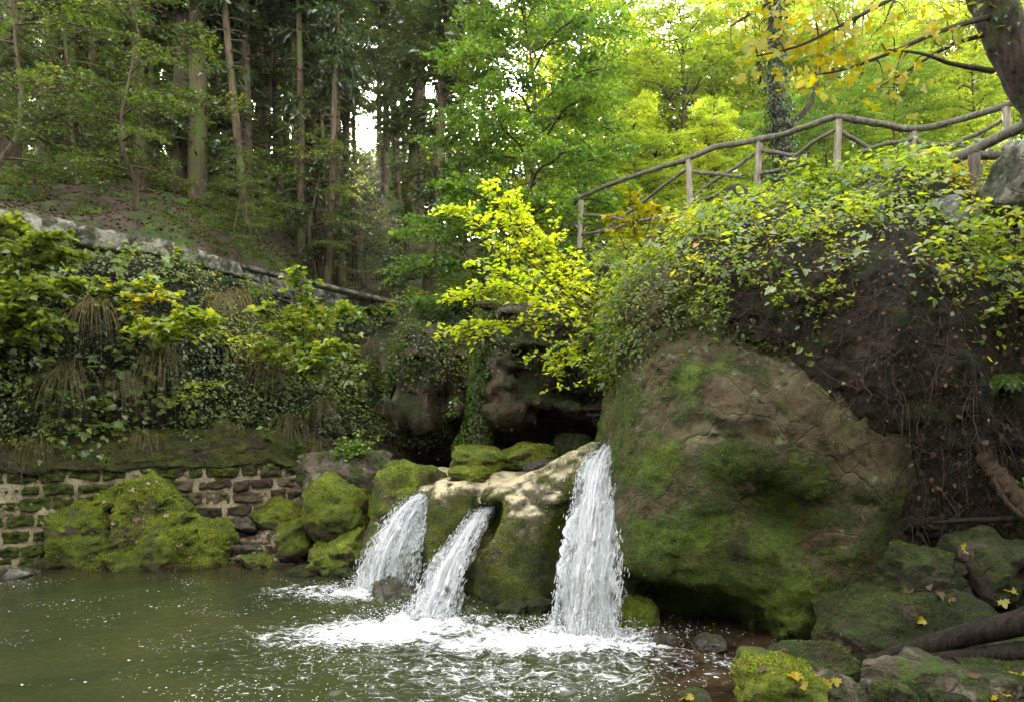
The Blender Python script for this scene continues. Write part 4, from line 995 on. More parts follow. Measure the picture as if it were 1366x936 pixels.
# ================================================================== PLANTS
LM = {}
LM['beech'] = leaf_mat('leaf_beech', [(0.0, (0.020, 0.050, 0.006)), (0.45, (0.045, 0.105, 0.010)), (0.8, (0.085, 0.15, 0.014)), (1.0, (0.13, 0.17, 0.016))], trans=2.5, tfac=0.52)
LM['yellowgreen'] = leaf_mat('leaf_yellow_green', [(0.0, (0.045, 0.085, 0.008)), (0.4, (0.10, 0.155, 0.012)), (0.75, (0.17, 0.215, 0.018)), (1.0, (0.30, 0.29, 0.025))], trans=3.1, tint=(1.10, 1.0, 0.28), tfac=0.58)
LM['yellow'] = leaf_mat('leaf_yellow', [(0.0, (0.10, 0.15, 0.010)), (0.4, (0.26, 0.29, 0.014)), (0.85, (0.42, 0.40, 0.018)), (1.0, (0.46, 0.32, 0.02))], trans=3.0, tint=(1.0, 1.0, 0.35), tfac=0.6)
LM['maple'] = leaf_mat('leaf_maple', [(0.0, (0.04, 0.08, 0.010)), (0.45, (0.09, 0.14, 0.016)), (0.78, (0.22, 0.23, 0.022)), (1.0, (0.42, 0.26, 0.025))], trans=2.4)
LM['maple_gold'] = leaf_mat('leaf_maple_gold', [(0.0, (0.12, 0.16, 0.006)), (0.45, (0.30, 0.27, 0.005)), (0.85, (0.38, 0.26, 0.005)), (1.0, (0.12, 0.045, 0.014))], trans=1.0, tint=(1.0, 0.95, 0.2), tfac=0.5, gloss=0.02)
LM['maple_lit'] = leaf_mat('leaf_maple_lit', [(0.0, (0.06, 0.12, 0.012)), (0.45, (0.13, 0.20, 0.02)), (0.8, (0.28, 0.31, 0.03)), (1.0, (0.50, 0.36, 0.03))], trans=2.0)  # brighter maple copy, light put into the colour for plants in shade
LM['bankgreen'] = leaf_mat('leaf_bank_green', [(0.0, (0.035, 0.060, 0.010)), (0.4, (0.075, 0.12, 0.016)), (0.75, (0.14, 0.19, 0.02)), (0.93, (0.28, 0.28, 0.025)), (1.0, (0.36, 0.24, 0.03))], trans=2.0, gloss=0.04)
LM['beech_shade'] = leaf_mat('leaf_beech_dark', [(0.0, (0.010, 0.022, 0.004)), (0.45, (0.024, 0.047, 0.006)), (0.8, (0.052, 0.082, 0.009)), (1.0, (0.13, 0.15, 0.014))], trans=3.0, tfac=0.5)  # darker beech copy, shade of the slope put into the leaf colour
LM['sapling_lit'] = leaf_mat('leaf_hazel', [(0.0, (0.10, 0.15, 0.010)), (0.4, (0.22, 0.25, 0.014)), (0.8, (0.38, 0.36, 0.018)), (1.0, (0.46, 0.33, 0.02))], trans=3.0, tint=(0.93, 1.0, 0.28), tfac=0.58)
LM['fresh'] = leaf_mat('leaf_fresh', [(0.0, (0.05, 0.11, 0.012)), (0.5, (0.10, 0.19, 0.02)), (1.0, (0.17, 0.27, 0.03))], trans=1.5)
LM['ivy'] = leaf_mat('leaf_ivy', [(0.0, (0.010, 0.020, 0.005)), (0.55, (0.024, 0.046, 0.010)), (0.85, (0.050, 0.078, 0.014)), (1.0, (0.10, 0.12, 0.02))], trans=1.2, tfac=0.3, gloss=0.035)
LM['maple_green'] = leaf_mat('leaf_maple_green', [(0.0, (0.045, 0.10, 0.012)), (0.45, (0.09, 0.17, 0.018)), (0.8, (0.16, 0.23, 0.02)), (1.0, (0.34, 0.32, 0.03))], trans=2.2)
LM['bramble'] = leaf_mat('leaf_bramble', [(0.0, (0.025, 0.050, 0.008)), (0.4, (0.06, 0.105, 0.012)), (0.74, (0.13, 0.18, 0.016)), (0.95, (0.28, 0.26, 0.02)), (1.0, (0.34, 0.15, 0.02))], trans=2.8, gloss=0.05)
LM['needle'] = leaf_mat('leaf_needle', [(0.0, (0.014, 0.030, 0.009)), (0.6, (0.034, 0.060, 0.016)), (1.0, (0.075, 0.095, 0.025))], trans=1.8, tfac=0.4)
LM['dry'] = leaf_mat('dry_grass', [(0.0, (0.05, 0.06, 0.018)), (0.5, (0.13, 0.11, 0.042)), (1.0, (0.25, 0.18, 0.08))], trans=1.2, tfac=0.3, gloss=0.015)
LM['litter'] = leaf_mat('leaf_litter', [(0.0, (0.022, 0.014, 0.007)), (0.5, (0.075, 0.043, 0.021)), (0.85, (0.10, 0.058, 0.032)), (1.0, (0.18, 0.10, 0.04))], trans=0.8, tfac=0.2, gloss=0.012)
LM['litter_pale'] = leaf_mat('leaf_litter_pale', [(0.0, (0.10, 0.055, 0.03)), (0.5, (0.20, 0.125, 0.075)), (1.0, (0.30, 0.21, 0.14))], trans=0.8, tfac=0.2)
LM['moss_bright'] = leaf_mat('moss_bright', [(0.0, (0.045, 0.08, 0.008)), (0.35, (0.15, 0.20, 0.012)), (0.7, (0.28, 0.325, 0.02)), (1.0, (0.42, 0.45, 0.08))], trans=1.2, tfac=0.3, gloss=0.02)
LM['moss_mid'] = leaf_mat('moss_mid', [(0.0, (0.03, 0.05, 0.005)), (0.45, (0.12, 0.15, 0.009)), (0.8, (0.23, 0.25, 0.012)), (1.0, (0.34, 0.34, 0.03))], trans=1.2, tfac=0.3, gloss=0.02)
LM['moss_dark'] = leaf_mat('moss_dark', [(0.0, (0.014, 0.024, 0.003)), (0.5, (0.052, 0.072, 0.007)), (0.85, (0.12, 0.145, 0.011)), (1.0, (0.20, 0.215, 0.02))], trans=1.2, tfac=0.3, gloss=0.02)
LM['creeper'] = leaf_mat('leaf_creeper', [(0.0, (0.014, 0.028, 0.005)), (0.5, (0.040, 0.068, 0.010)), (0.85, (0.085, 0.115, 0.014)), (1.0, (0.18, 0.18, 0.02))], trans=2.0, gloss=0.03)
LM['fern'] = leaf_mat('leaf_fern', [(0.0, (0.03, 0.06, 0.010)), (0.6, (0.06, 0.105, 0.016)), (1.0, (0.12, 0.17, 0.025))], trans=1.4, gloss=0.015)
M['bark'] = bark_mat('dark_bark', (0.018, 0.012, 0.007), (0.085, 0.062, 0.038), (0.050, 0.062, 0.018), 0.45)
M['bark_pale'] = bark_mat('pale_bark', (0.05, 0.042, 0.03), (0.19, 0.165, 0.12), (0.08, 0.10, 0.03), 0.35)
M['twig'] = bark_mat('twig_bark', (0.02, 0.013, 0.008), (0.07, 0.048, 0.03))
M['twig_pale'] = bark_mat('pale_twig', (0.04, 0.028, 0.017), (0.15, 0.11, 0.07), None, 0, 2)
UP = np.array([0, 0, 1.0])

def twig_leaves(a, d, ln, n, size, rng, droop=0.25, width=0.5, flat=0.35):
    """leaves in two rows along a drooping twig; returns twig path, leaf pos, normal, dir"""
    t = np.linspace(0, 1, 5)[:, None]
    p = a + d * ln * t - UP * droop * ln * t ** 2
    k = np.sort(rng.uniform(0.12, 1, n))
    q = np.stack([np.interp(k, t[:, 0], p[:, i]) for i in range(3)], 1)
    sd = nrm(np.cross(d, UP) + 1e-6); sg = rng.choice([-1.0, 1.0], n)[:, None]
    ld = nrm(sd * sg * rng.uniform(0.5, 1.1, (n, 1)) + d * rng.uniform(0.2, 0.9, (n, 1)) + rng.normal(0, 0.18, (n, 3)) - UP * 0.25)
    q = q + ld * (width * size * rng.uniform(0.2, 1.2, (n, 1))) + rng.normal(0, 0.12, (n, 3)) * size
    nn = nrm(UP + rng.normal(0, flat, (n, 3)))
    return p, q, nn, ld

def shrub(name, label, cat, stems, leaf, size, tmpl, seed, twig_gap=0.09, twig_len=(0.25, 0.55), lpt=9, rad=0.012, group=None, droop=0.25, org=None, start=0.25, flat=0.4, bark='twig', z_up=0.15, leafname='leaves'):
    rng = np.random.default_rng(seed)
    stems = [np.asarray(s, float) for s in stems]; o = stems[0][0].copy() if org is None else np.asarray(org)
    w = MB(); lp, ln_, ld = [], [], []
    for s in stems:
        L = np.linalg.norm(np.diff(s, axis=0), axis=1).sum()
        pth = smooth_path(s, 24); pth = pth + 0.03 * np.stack([fbm(np.column_stack([np.linspace(0, 4, 24) + 7 * k + seed] * 3), 1, 2) for k in range(3)], 1)
        tube(w, pth - o, [rad, rad * 0.35], 6)
        n = max(3, int(L * (1 - start) / twig_gap))
        for k in range(n):
            f = start + (1 - start) * (k + rng.uniform(0, 0.8)) / n
            i = min(int(f * 23), 22); a = pth[i]; tn = nrm(pth[i + 1] - pth[i])
            az = rng.uniform(0, 2 * math.pi)
            d = nrm(np.array([math.cos(az), math.sin(az) * 0.8, rng.normal(z_up, 0.25)]) + tn * rng.uniform(0.2, 0.9))
            l = rng.uniform(*twig_len) * (1.15 - 0.55 * f)
            p, q, nn, dd = twig_leaves(a, d, l, max(3, int(lpt * rng.uniform(0.6, 1.3))), size, rng, droop, flat=flat)
            tube(w, p - o, [rad * 0.4, rad * 0.15], 4, cap=False)
            lp.append(q); ln_.append(nn); ld.append(dd)
    lp = np.concatenate(lp) - o; ln_ = np.concatenate(ln_); ld = np.concatenate(ld)
    root = empty(name, o, label, cat, group)
    w.build('stems' if len(stems) > 1 else 'stem', M[bark], root)
    mb = MB(); add_leaves(mb, lp, ln_, ld, size * rng.uniform(0.55, 1.2, len(lp)), tmpl); mb.build(leafname, LM[leaf], root)
    return root

# ------------------------------------------------------------------ ivy and creeper over the left bank
rng = np.random.default_rng(40)
def cover(loft, n, u, v, size, off, tmpl, rng, mask=None, up=0.5, hang=0.0):
    p, nn, uu, vv = loft.sample(n, rng, u, v)
    if mask is not None:
        k = mask(p, uu, vv, rng.uniform(size=n)); p, nn = p[k], nn[k]
    n = len(p)
    p = p + nn * rng.uniform(off[0], off[1], (n, 1))
    N = nrm(nn * 0.8 + UP * up + rng.normal(0, 0.45, (n, 3)))
    D = nrm(-UP * (0.5 + hang) + nn * 0.4 + rng.normal(0, 0.6, (n, 3)))
    return p, N, D, size * np.clip(np.exp(rng.normal(-0.15, 0.38, n)), 0.35, 1.9)
mb = MB()
def m_iv(p, u, v, r): return r < np.clip(0.62 + 1.3 * fbm(p, 0.9, 4, 0.55, 61), 0.03, 1) * sstep(0.22, 0.34, v + 0.10 * fbm(p, 1.6, 3, 0.5, 8))
add_leaves(mb, *cover(bank_l, 84000, (0.05, 1), (0.18, 0.97), 0.05, (0.0, 0.14), IVY, rng, m_iv), IVY)
add_leaves(mb, *cover(cliff, 24000, (0.0, 1), (0.52, 1.0), 0.055, (0.0, 0.18), IVY, rng, lambda p, u, v, r: r < np.clip(0.5 + 1.3 * fbm(p, 0.8, 4, 0.55, 63), 0.05, 1)), IVY)
tag(mb.build('ivy', LM['ivy']), 'dark ivy mantling the left bank and the cliff top', kind='stuff')
mb = MB()
add_leaves(mb, *cover(bank_l, 40000, (0.05, 1.0), (0.32, 0.98), 0.058, (0.03, 0.34), OVAL, rng, lambda p, u, v, r: r < np.clip(0.42 + 1.6 * fbm(p, 0.75, 3, 0.5, 66), 0.0, 1), up=0.9), OVAL)
add_leaves(mb, *cover(cliff, 8000, (0, 1), (0.6, 1.0), 0.075, (0.05, 0.40), OVAL, rng, lambda p, u, v, r: r < np.clip(0.45 + 1.5 * fbm(p, 0.7, 3, 0.5, 68), 0.0, 1), up=0.9), OVAL)
add_leaves(mb, *cover(bank_l, 9000, (0.05, 1.0), (0.36, 0.98), 0.095, (0.10, 0.42), MAPLE, rng, lambda p, u, v, r: r < np.clip(0.15 + 1.8 * fbm(p, 0.9, 3, 0.5, 166), 0.0, 1), up=1.0), MAPLE)
tag(mb.build('undergrowth', LM['bankgreen']), 'mixed low leaves growing over the left bank', kind='stuff')

mb = MB()
def hang_on(o, n, size, off, cond, tmpl):
    p, nn = mesh_sample(o, n, rng, cond); p = p + nn * rng.uniform(off[0], off[1], (n, 1)) - UP * rng.uniform(0, off[1], (n, 1))
    add_leaves(mb, p, nrm(nn * 0.6 + UP * 0.7 + rng.normal(0, 0.45, (n, 3))), nrm(-UP * 0.6 + nn * 0.4 + rng.normal(0, 0.6, (n, 3))), size * rng.uniform(0.5, 1.25, n), tmpl)
top_ = lambda z0, z1, s_: (lambda c, nn: np.clip(sstep(z0, z1, c[:, 2] + 0.35 * fbm(c, 1.3, 4, 0.55, s_)) + 0.8 * np.clip(fbm(c, 1.2, 3, 0.5, s_ + 1) - 0.25, 0, 1), 0, 1))
hang_on(grot, 12000, 0.065, (0.0, 0.2), top_(2.95, 3.5, 3), OVAL); hang_on(grot2, 7000, 0.065, (0.0, 0.2), top_(2.9, 3.4, 4), OVAL)
hang_on(big, 15000, 0.06, (0.0, 0.28), lambda c, nn: sstep(3.0, 3.7, c[:, 2] + 0.4 * fbm(c, 1.3, 4, 0.55, 9)), OVAL)
tag(mb.build('creeper', LM['creeper']), 'leafy creeper hanging over the grotto rocks and the neck of the boulder', kind='stuff')

mb = MB(); p, nn, uu, vv = bank_l.sample(760, rng, (0.1, 0.85), (0.22, 0.42))
for a, n_ in zip(p, nn):
    L = rng.uniform(0.25, 1.1); d = nrm(np.array([rng.normal(0, 0.9), rng.normal(0, 0.2), -rng.uniform(0.2, 1.0)])); k = np.linspace(0, 1, 7)[:, None]
    tube(mb, a + n_ * (0.05 + 0.16 * np.sin(k * 3.1)) + d * L * k - UP * 0.25 * L * k ** 2 + rng.normal(0, 0.02, (7, 3)), [rng.uniform(0.003, 0.010), 0.002], 4, cap=False)
tag(mb.build('roots', M['twig_pale']), 'bare roots and dry twigs hanging over the mossy rim of the masonry', kind='stuff')
# ------------------------------------------------------------------ undergrowth over the right bank, bare roots on its dark face
mb = MB()
def m_r(p, u, v, r): return (v < np.where(u < 0.5, 0.80, 0.83)) & (r < np.clip(0.62 + 1.5 * fbm(p, 0.9, 4, 0.6, 71), 0.06, 1) * sstep(0.42, 0.58, v + 0.09 * fbm(p, 1.4, 3, 0.5, 3) + 0.07 * sstep(0.45, 0.1, u)))
add_leaves(mb, *cover(bank_r, 46000, (0.0, 1), (0.36, 0.97), 0.062, (0.02, 0.34), OVAL, rng, m_r, up=1.0), OVAL)
add_leaves(mb, *cover(bank_r, 9500, (0.0, 1), (0.42, 0.97), 0.075, (0.10, 0.45), MAPLE, rng, m_r, up=1.1), MAPLE)
def m_f(p, u, v, r): return r < np.clip(0.10 + 1.1 * fbm(p, 1.0, 3, 0.5, 75), 0.01, 1)
add_leaves(mb, *cover(bank_r, 3800, (0.15, 1), (0.22, 0.55), 0.06, (0.05, 0.22), OVAL, rng, m_f, up=0.6), OVAL)
# leaves curtaining the boulder's shoulder
def m_c(p, u, v, r): return r < np.clip(0.9 + 1.0 * fbm(p, 1.2, 3, 0.5, 77), 0.1, 1) * sstep(0.34, 0.2, u)
add_leaves(mb, *cover(bank_r, 9000, (0.02, 0.40), (0.36, 0.60), 0.06, (0.02, 0.32), OVAL, rng, m_c, up=0.8), OVAL)
tag(mb.build('undergrowth', LM['bramble']), 'yellowing leaf cover spilling over the right bank', kind='stuff')
mb = MB(); add_leaves(mb, *cover(bank_r, 3000, (0.12, 1), (0.12, 0.55), 0.05, (0.0, 0.09), OVAL, rng, None, up=0.3, hang=0.5), OVAL)
tag(mb.build('dead_leaves', LM['litter']), 'dead brown leaves caught in the roots of the dark right bank', kind='stuff')
mb = MB()
p, nn, uu, vv = bank_r.sample(4200, rng, (0.12, 1), (0.16, 0.6))
for a, n_ in zip(p, nn):
    L = rng.uniform(0.25, 1.0); d = nrm(np.array([rng.normal(0, 0.6), rng.normal(0, 0.2), -1.0 if rng.uniform() < 0.75 else 0.3]))
    k = np.linspace(0, 1, 6)[:, None]
    pts = a + n_ * (0.02 + 0.16 * np.sin(k * 3.1) * rng.uniform(0.3, 1)) + d * L * k + rng.normal(0, 0.025, (6, 3))
    tube(mb, pts, [0.0012 + 0.007 * rng.uniform() ** 3, 0.001], 3, cap=False)
M['creeper'] = bark_mat('dead_creeper', (0.02, 0.014, 0.010), (0.105, 0.075, 0.052), None, 0, 2)
tag(mb.build('dead_creeper', M['creeper']), 'tangle of bare roots and dead creeper on the dark right bank', kind='stuff')

# ------------------------------------------------------------------ grass tufts and ferns
def tuft(label, base, n, length, seed, mat='dry', out=(0, -1, 0), spread=0.10, group='grass tufts hanging on the left bank'):
    rng = np.random.default_rng(seed); mb = MB(); base = np.asarray(base)
    for _ in range(n):
        L = length * rng.uniform(0.5, 1.15); w = rng.uniform(0.003, 0.007)
        d = nrm(np.asarray(out, float) * rng.uniform(0.1, 0.7) + rng.normal(0, 0.42, 3) * [1, 0.5, 0.2] + UP * rng.uniform(0.2, 0.8))
        t = np.linspace(0, 1, 7)[:, None]
        p = rng.normal(0, spread, 3) * [1, 0.3, 0.5] + d * L * t * (1 - 0.35 * t) - UP * L * 1.0 * t ** 2
        s = nrm(np.cross(d, UP) + rng.normal(0, 0.3, 3)) * w
        wd = (1 - t) * 0.9 + 0.1
        mb.add(np.concatenate([p - s * wd, p + s * wd]), np.stack([np.arange(6), np.arange(1, 7), np.arange(8, 14), np.arange(7, 13)], 1))
    o = mb.build('grass_tuft', LM[mat]); o.location = base
    return tag(o, label, 'grass tuft', group)
def on_left(px, py, prefer=0.0):
    """point of the left bank / cliff seen at a pixel"""
    best = None
    for lf in (bank_l, cliff):
        Q = lf.p.reshape(-1, 3); X = HX + F * Q[:, 0] / Q[:, 1]; Y = HY - F * (Q[:, 2] - EYE) / Q[:, 1]
        e = (X - px) ** 2 + (Y - py) ** 2; k = e.argmin()
        if best is None or e[k] < best[0]: best = (e[k], Q[k], lf.n.reshape(-1, 3)[k])
    return best[1] + best[2] * 0.24
for px, py, L, lab in [(128, 418, 0.75, 'pale dry grass tuft below the big leafy bush on the left bank'), (92, 500, 0.75, 'thin straw tuft over the dark hollow at the left'),
                       (215, 482, 0.8, 'dry grass tuft hanging in the middle of the left bank'), (168, 500, 0.5, 'short green-tipped tuft between two straw tufts'),
                       (305, 402, 0.6, 'grass tuft under the parapet, left of the golden maple sapling'), (352, 500, 0.8, 'long rusty grass tuft below the golden maple sapling'),
                       (392, 565, 0.5, 'rusty grass tuft low on the bank above the end of the masonry wall'), (500, 470, 0.75, 'dry skirt of grass hanging under the upper fern'),
                       (330, 470, 0.7, 'straw tuft left of the rusty one on the bank'), (275, 405, 0.5, 'small green tuft just under the parapet stones'), (425, 545, 0.5, 'brown tuft above the leafy herb boulder'),
                       (300, 580, 0.4, 'little grass tuft on the mossy rim above the masonry'), (60, 585, 0.4, 'dark grass tuft drooping over the mossy rim at the left'), (190, 590, 0.35, 'short grass tuft drooping over the mossy rim behind the big boulder'), (410, 600, 0.45, 'grass tuft at the right end of the mossy rim')]:
    tuft(lab, on_left(px, py), 150, L * 1.6, px * 7 + py)
def fern(label, base, n, length, seed, up=0.9, mat='fern'):
    rng = np.random.default_rng(seed); mb = MB(); base = np.asarray(base); lp, ln_, ld, sz = [], [], [], []
    for i in range(n):
        az = 2 * math.pi * (i + rng.uniform(-0.3, 0.3)) / n; d = np.array([math.cos(az), math.sin(az) * 0.7 - 0.2, 0]); L = length * rng.uniform(0.7, 1.1)
        t = np.linspace(0.0, 1, 26)[:, None]
        p = d * L * t * 0.8 + UP * L * (up * t - 0.95 * t ** 2)
        tube(mb, p, [0.004, 0.0015], 4, cap=False)
        s = nrm(np.cross(d, UP)); tn = nrm(np.gradient(p, axis=0))
        for sg in (-1, 1):
            lp.append(p[3:]); ld.append(s * sg + tn[3:] * 0.35); ln_.append(nrm(np.cross(tn[3:], s))); sz.append(0.26 * L * np.sin(math.pi * (0.12 + 0.88 * t[3:, 0])) + 0.012)
    add_leaves(mb, np.concatenate(lp), np.concatenate(ln_) * 1.0, np.concatenate(ld), np.concatenate(sz), (RHOMB[0] * [0.42, 1, 0.5], RHOMB[1]))
    o = mb.build('fern', LM[mat]); o.location = base
    return tag(o, label, 'fern')
for px, py, L, lab in [(510, 436, 0.62, 'spreading grey-green fern at the top of the bank above the dry grass skirt'), (474, 448, 0.5, 'fern half behind the golden maple sapling, left of the largest fern'),
                       (566, 462, 0.5, 'fern hanging over the left block of the grotto'), (532, 528, 0.42, 'small fern drooping beside the dripping hollow'),
                       (86, 664 - 130, 0.35, 'little pale fern low in the dark left bank'), (600, 520, 0.4, 'hanging fern on the pale streaked rock by the ivy pillar')]:
    fern(lab, on_left(px, py), 12, L * 1.25, px)
fern('bright fern clump high on the dark right bank at the right edge', P(1345, 500, 7.15), 16, 0.34, 8, up=0.3, mat='fern')
fern('bright green fern sitting on the neck of the huge boulder', P(836, 452, 8.5), 9, 0.3, 9, up=0.4, mat='fresh')
fern('dim hanging fern below the bright one on the right bank', P(1312, 522, 7.5), 11, 0.36, 10, up=0.1)

# ------------------------------------------------------------------ saplings and shrubs one by one
Q = P
shrub('sapling', 'sunlit bright yellow hazel sapling arching left over the grotto', 'sapling',
      [[Q(812, 438, 10.9), Q(760, 396, 11.0), Q(700, 345, 11.1), Q(640, 300, 11.1), Q(596, 276, 11.1)], [Q(806, 432, 10.9), Q(735, 365, 11.2), Q(690, 300, 11.4), Q(652, 240, 11.5)],
       [Q(800, 440, 10.9), Q(720, 395, 10.9), Q(650, 385, 10.8), Q(592, 402, 10.7)], [Q(790, 420, 11.2), Q(740, 350, 11.4), Q(700, 300, 11.6), Q(668, 262, 11.7)],
       [Q(790, 440, 10.9), Q(700, 430, 10.8), Q(640, 440, 10.7), Q(596, 436, 10.7)], [Q(795, 436, 10.7), Q(740, 410, 10.4), Q(690, 380, 10.3), Q(640, 350, 10.3)],
       [Q(800, 440, 11.1), Q(770, 390, 11.3), Q(750, 345, 11.4), Q(735, 315, 11.5)], [Q(800, 446, 10.8), Q(765, 470, 10.6), Q(735, 490, 10.5)]],
      'sapling_lit', 0.098, OVAL, 201, twig_gap=0.043, twig_len=(0.25, 0.62), lpt=10, rad=0.016, start=0.16)
shrub('sapling', 'thin twig with a few pale leaves poking left across the dark grotto', 'sapling', [[Q(830, 478, 9.6), Q(795, 500, 9.6), Q(760, 515, 9.55), Q(728, 518, 9.5)]], 'yellow', 0.08, OVAL, 202, twig_gap=0.10, twig_len=(0.08, 0.2), lpt=4, rad=0.006)
shrub('shrub', 'green and gold leafy shrub hanging over the grotto right of the ivy pillar', 'shrub', [[Q(836, 430, 9.9), Q(790, 445, 9.8), Q(750, 462, 9.7), Q(706, 478, 9.6)], [Q(838, 440, 9.8), Q(800, 470, 9.5), Q(770, 480, 9.4)], [Q(836, 430, 9.9), Q(810, 430, 9.9), Q(770, 432, 10)]],
      'maple_lit', 0.085, OVAL, 203, twig_gap=0.055, twig_len=(0.2, 0.4), lpt=8)
shrub('sapling', 'young golden maple sapling standing before the lowest railing post', 'sapling', [[Q(848, 350, 11.6), Q(846, 300, 11.6), Q(838, 246, 11.6)], [Q(850, 345, 11.6), Q(866, 300, 11.6), Q(872, 268, 11.6)], [Q(846, 350, 11.6), Q(824, 310, 11.6), Q(812, 282, 11.6)]],
      'maple_gold', 0.11, MAPLE, 204, twig_gap=0.07, twig_len=(0.15, 0.38), lpt=6, start=0.2)
shrub('sapling', 'slender light green sprig between the sunlit sapling and the lowest railing post', 'sapling', [[Q(716, 350, 13.4), Q(730, 310, 13.4), Q(748, 272, 13.4)], [Q(712, 350, 13.4), Q(705, 315, 13.4), Q(700, 295, 13.4)]], 'yellow', 0.10, OVAL, 205, twig_gap=0.09, twig_len=(0.12, 0.3), lpt=5)
shrub('sapling', 'golden tipped maple sapling rooted half way up the left bank', 'sapling', [[Q(402, 510, 12.9), Q(404, 450, 12.7), Q(402, 400, 12.6), Q(400, 358, 12.6)], [Q(402, 500, 12.9), Q(380, 440, 12.5), Q(352, 405, 12.3)], [Q(404, 490, 12.9), Q(430, 430, 12.7), Q(462, 408, 12.6)],
      [Q(404, 500, 12.9), Q(430, 470, 12.4), Q(455, 460, 12.2)], [Q(402, 510, 12.9), Q(412, 490, 12.4), Q(416, 478, 12.0)], [Q(402, 500, 12.9), Q(375, 470, 12.5), Q(345, 462, 12.3)]], 'maple_lit', 0.10, MAPLE, 206, twig_gap=0.036, twig_len=(0.25, 0.6), lpt=10, rad=0.016)
shrub('shrub', 'large bright green maple bush overhanging the left bank at the left edge', 'shrub', [[Q(-40, 470, 10.6), Q(-10, 400, 10.2), Q(30, 340, 10.0), Q(70, 310, 10.0)], [Q(-40, 470, 10.6), Q(10, 410, 10.0), Q(60, 380, 9.8), Q(108, 372, 9.7)], [Q(-40, 470, 10.5), Q(20, 440, 10.0), Q(75, 425, 9.7)],
      [Q(-60, 460, 10.6), Q(-40, 390, 10.3), Q(-10, 320, 10.2), Q(10, 296, 10.2)], [Q(-50, 470, 10.5), Q(0, 430, 9.9), Q(40, 410, 9.6)], [Q(-50, 470, 10.5), Q(0, 390, 10.3), Q(50, 350, 10.4), Q(100, 335, 10.5)]], 'bankgreen', 0.092, MAPLE, 207, twig_gap=0.03, twig_len=(0.3, 0.65), lpt=11, rad=0.018)
shrub('sapling', 'light green spray of maple leaves in the middle of the left bank, under the parapet', 'sapling', [[Q(205, 470, 11.6), Q(190, 425, 11.3), Q(160, 395, 11.2)], [Q(205, 470, 11.6), Q(230, 430, 11.2), Q(255, 410, 11.0)], [Q(205, 470, 11.6), Q(215, 445, 11.0), Q(200, 432, 10.8)], [Q(205, 470, 11.6), Q(250, 440, 11.2), Q(290, 420, 11.1)]], 'maple_lit', 0.10, MAPLE, 208, twig_gap=0.05, twig_len=(0.2, 0.45), lpt=11)
shrub('sapling', 'low twig of pale yellow-green leaves left of the long rusty tuft', 'sapling', [[Q(228, 545, 11.6), Q(255, 515, 11.3), Q(290, 508, 11.1)], [Q(228, 545, 11.6), Q(245, 530, 11.2), Q(270, 522, 11)]], 'maple_lit', 0.085, OVAL, 209, twig_gap=0.05, twig_len=(0.12, 0.3), lpt=6)
shrub('sapling', 'small yellow leaved twig at the upper middle of the left bank', 'sapling', [[Q(285, 470, 11.9), Q(300, 455, 11.6), Q(328, 460, 11.4)], [Q(285, 470, 11.9), Q(262, 452, 11.6), Q(240, 455, 11.4)]], 'yellow', 0.085, OVAL, 210, twig_gap=0.10, twig_len=(0.1, 0.3), lpt=5)
shrub('sapling', 'wide pale green spray just under the parapet stones, right of the big leafy bush', 'sapling', [[Q(150, 420, 11.9), Q(170, 385, 11.6), Q(200, 372, 11.4)], [Q(150, 420, 11.9), Q(140, 390, 11.5), Q(118, 378, 11.3)], [Q(150, 420, 11.9), Q(190, 400, 11.4), Q(235, 390, 11.3)]], 'maple_lit', 0.10, MAPLE, 220, twig_gap=0.06, twig_len=(0.15, 0.4), lpt=8)
shrub('sapling', 'yellow green twig of leaves left of the golden tipped sapling', 'sapling', [[Q(310, 480, 12.0), Q(300, 450, 11.7), Q(270, 440, 11.5)], [Q(310, 480, 12.0), Q(325, 455, 11.7), Q(336, 448, 11.5)]], 'maple_lit', 0.085, OVAL, 221, twig_gap=0.06, twig_len=(0.12, 0.35), lpt=8)
shrub('sapling', 'low bright leaf cluster above the mossy rim, left part of the bank', 'sapling', [[Q(70, 560, 10.9), Q(90, 540, 10.6), Q(110, 536, 10.5)], [Q(70, 560, 10.9), Q(55, 540, 10.6), Q(40, 536, 10.5)]], 'fresh', 0.075, OVAL, 222, twig_gap=0.07, twig_len=(0.1, 0.3), lpt=6)
shrub('sapling', 'leafy spray drooping over the dark hollow near the end of the bank', 'sapling', [[Q(455, 520, 13.0), Q(440, 500, 12.6), Q(425, 498, 12.4)], [Q(455, 520, 13.0), Q(470, 495, 12.7), Q(484, 490, 12.5)]], 'maple_lit', 0.09, OVAL, 223, twig_gap=0.06, twig_len=(0.12, 0.35), lpt=7)
shrub('sapling', 'single pale seedling of broad leaves above the end of the masonry wall', 'sapling', [[Q(352, 590, 12.0), Q(355, 580, 11.9), Q(352, 568, 11.85)]], 'fresh', 0.12, MAPLE, 211, twig_gap=0.1, twig_len=(0.1, 0.2), lpt=5)
shrub('sapling', 'small seedling sprouting from the mossy rim of the wall', 'sapling', [[Q(140, 625, 10.6), Q(142, 615, 10.5), Q(148, 606, 10.45)]], 'fresh', 0.09, MAPLE, 212, twig_gap=0.1, twig_len=(0.06, 0.14), lpt=4)
shrub('herb', 'bright green leafy herb growing on top of the grey green boulder', 'herb', [[Q(470, 612, 11.3), Q(452 + 12 * k, 590 - 6 * (k % 3), 11.2 - 0.05 * k)] for k in range(5)] + [[Q(470, 612, 11.2), Q(446 + 14 * k, 600, 11.0)] for k in range(4)],
      'fresh', 0.06, OVAL, 213, twig_gap=0.025, twig_len=(0.10, 0.24), lpt=9, rad=0.005, start=0.1)
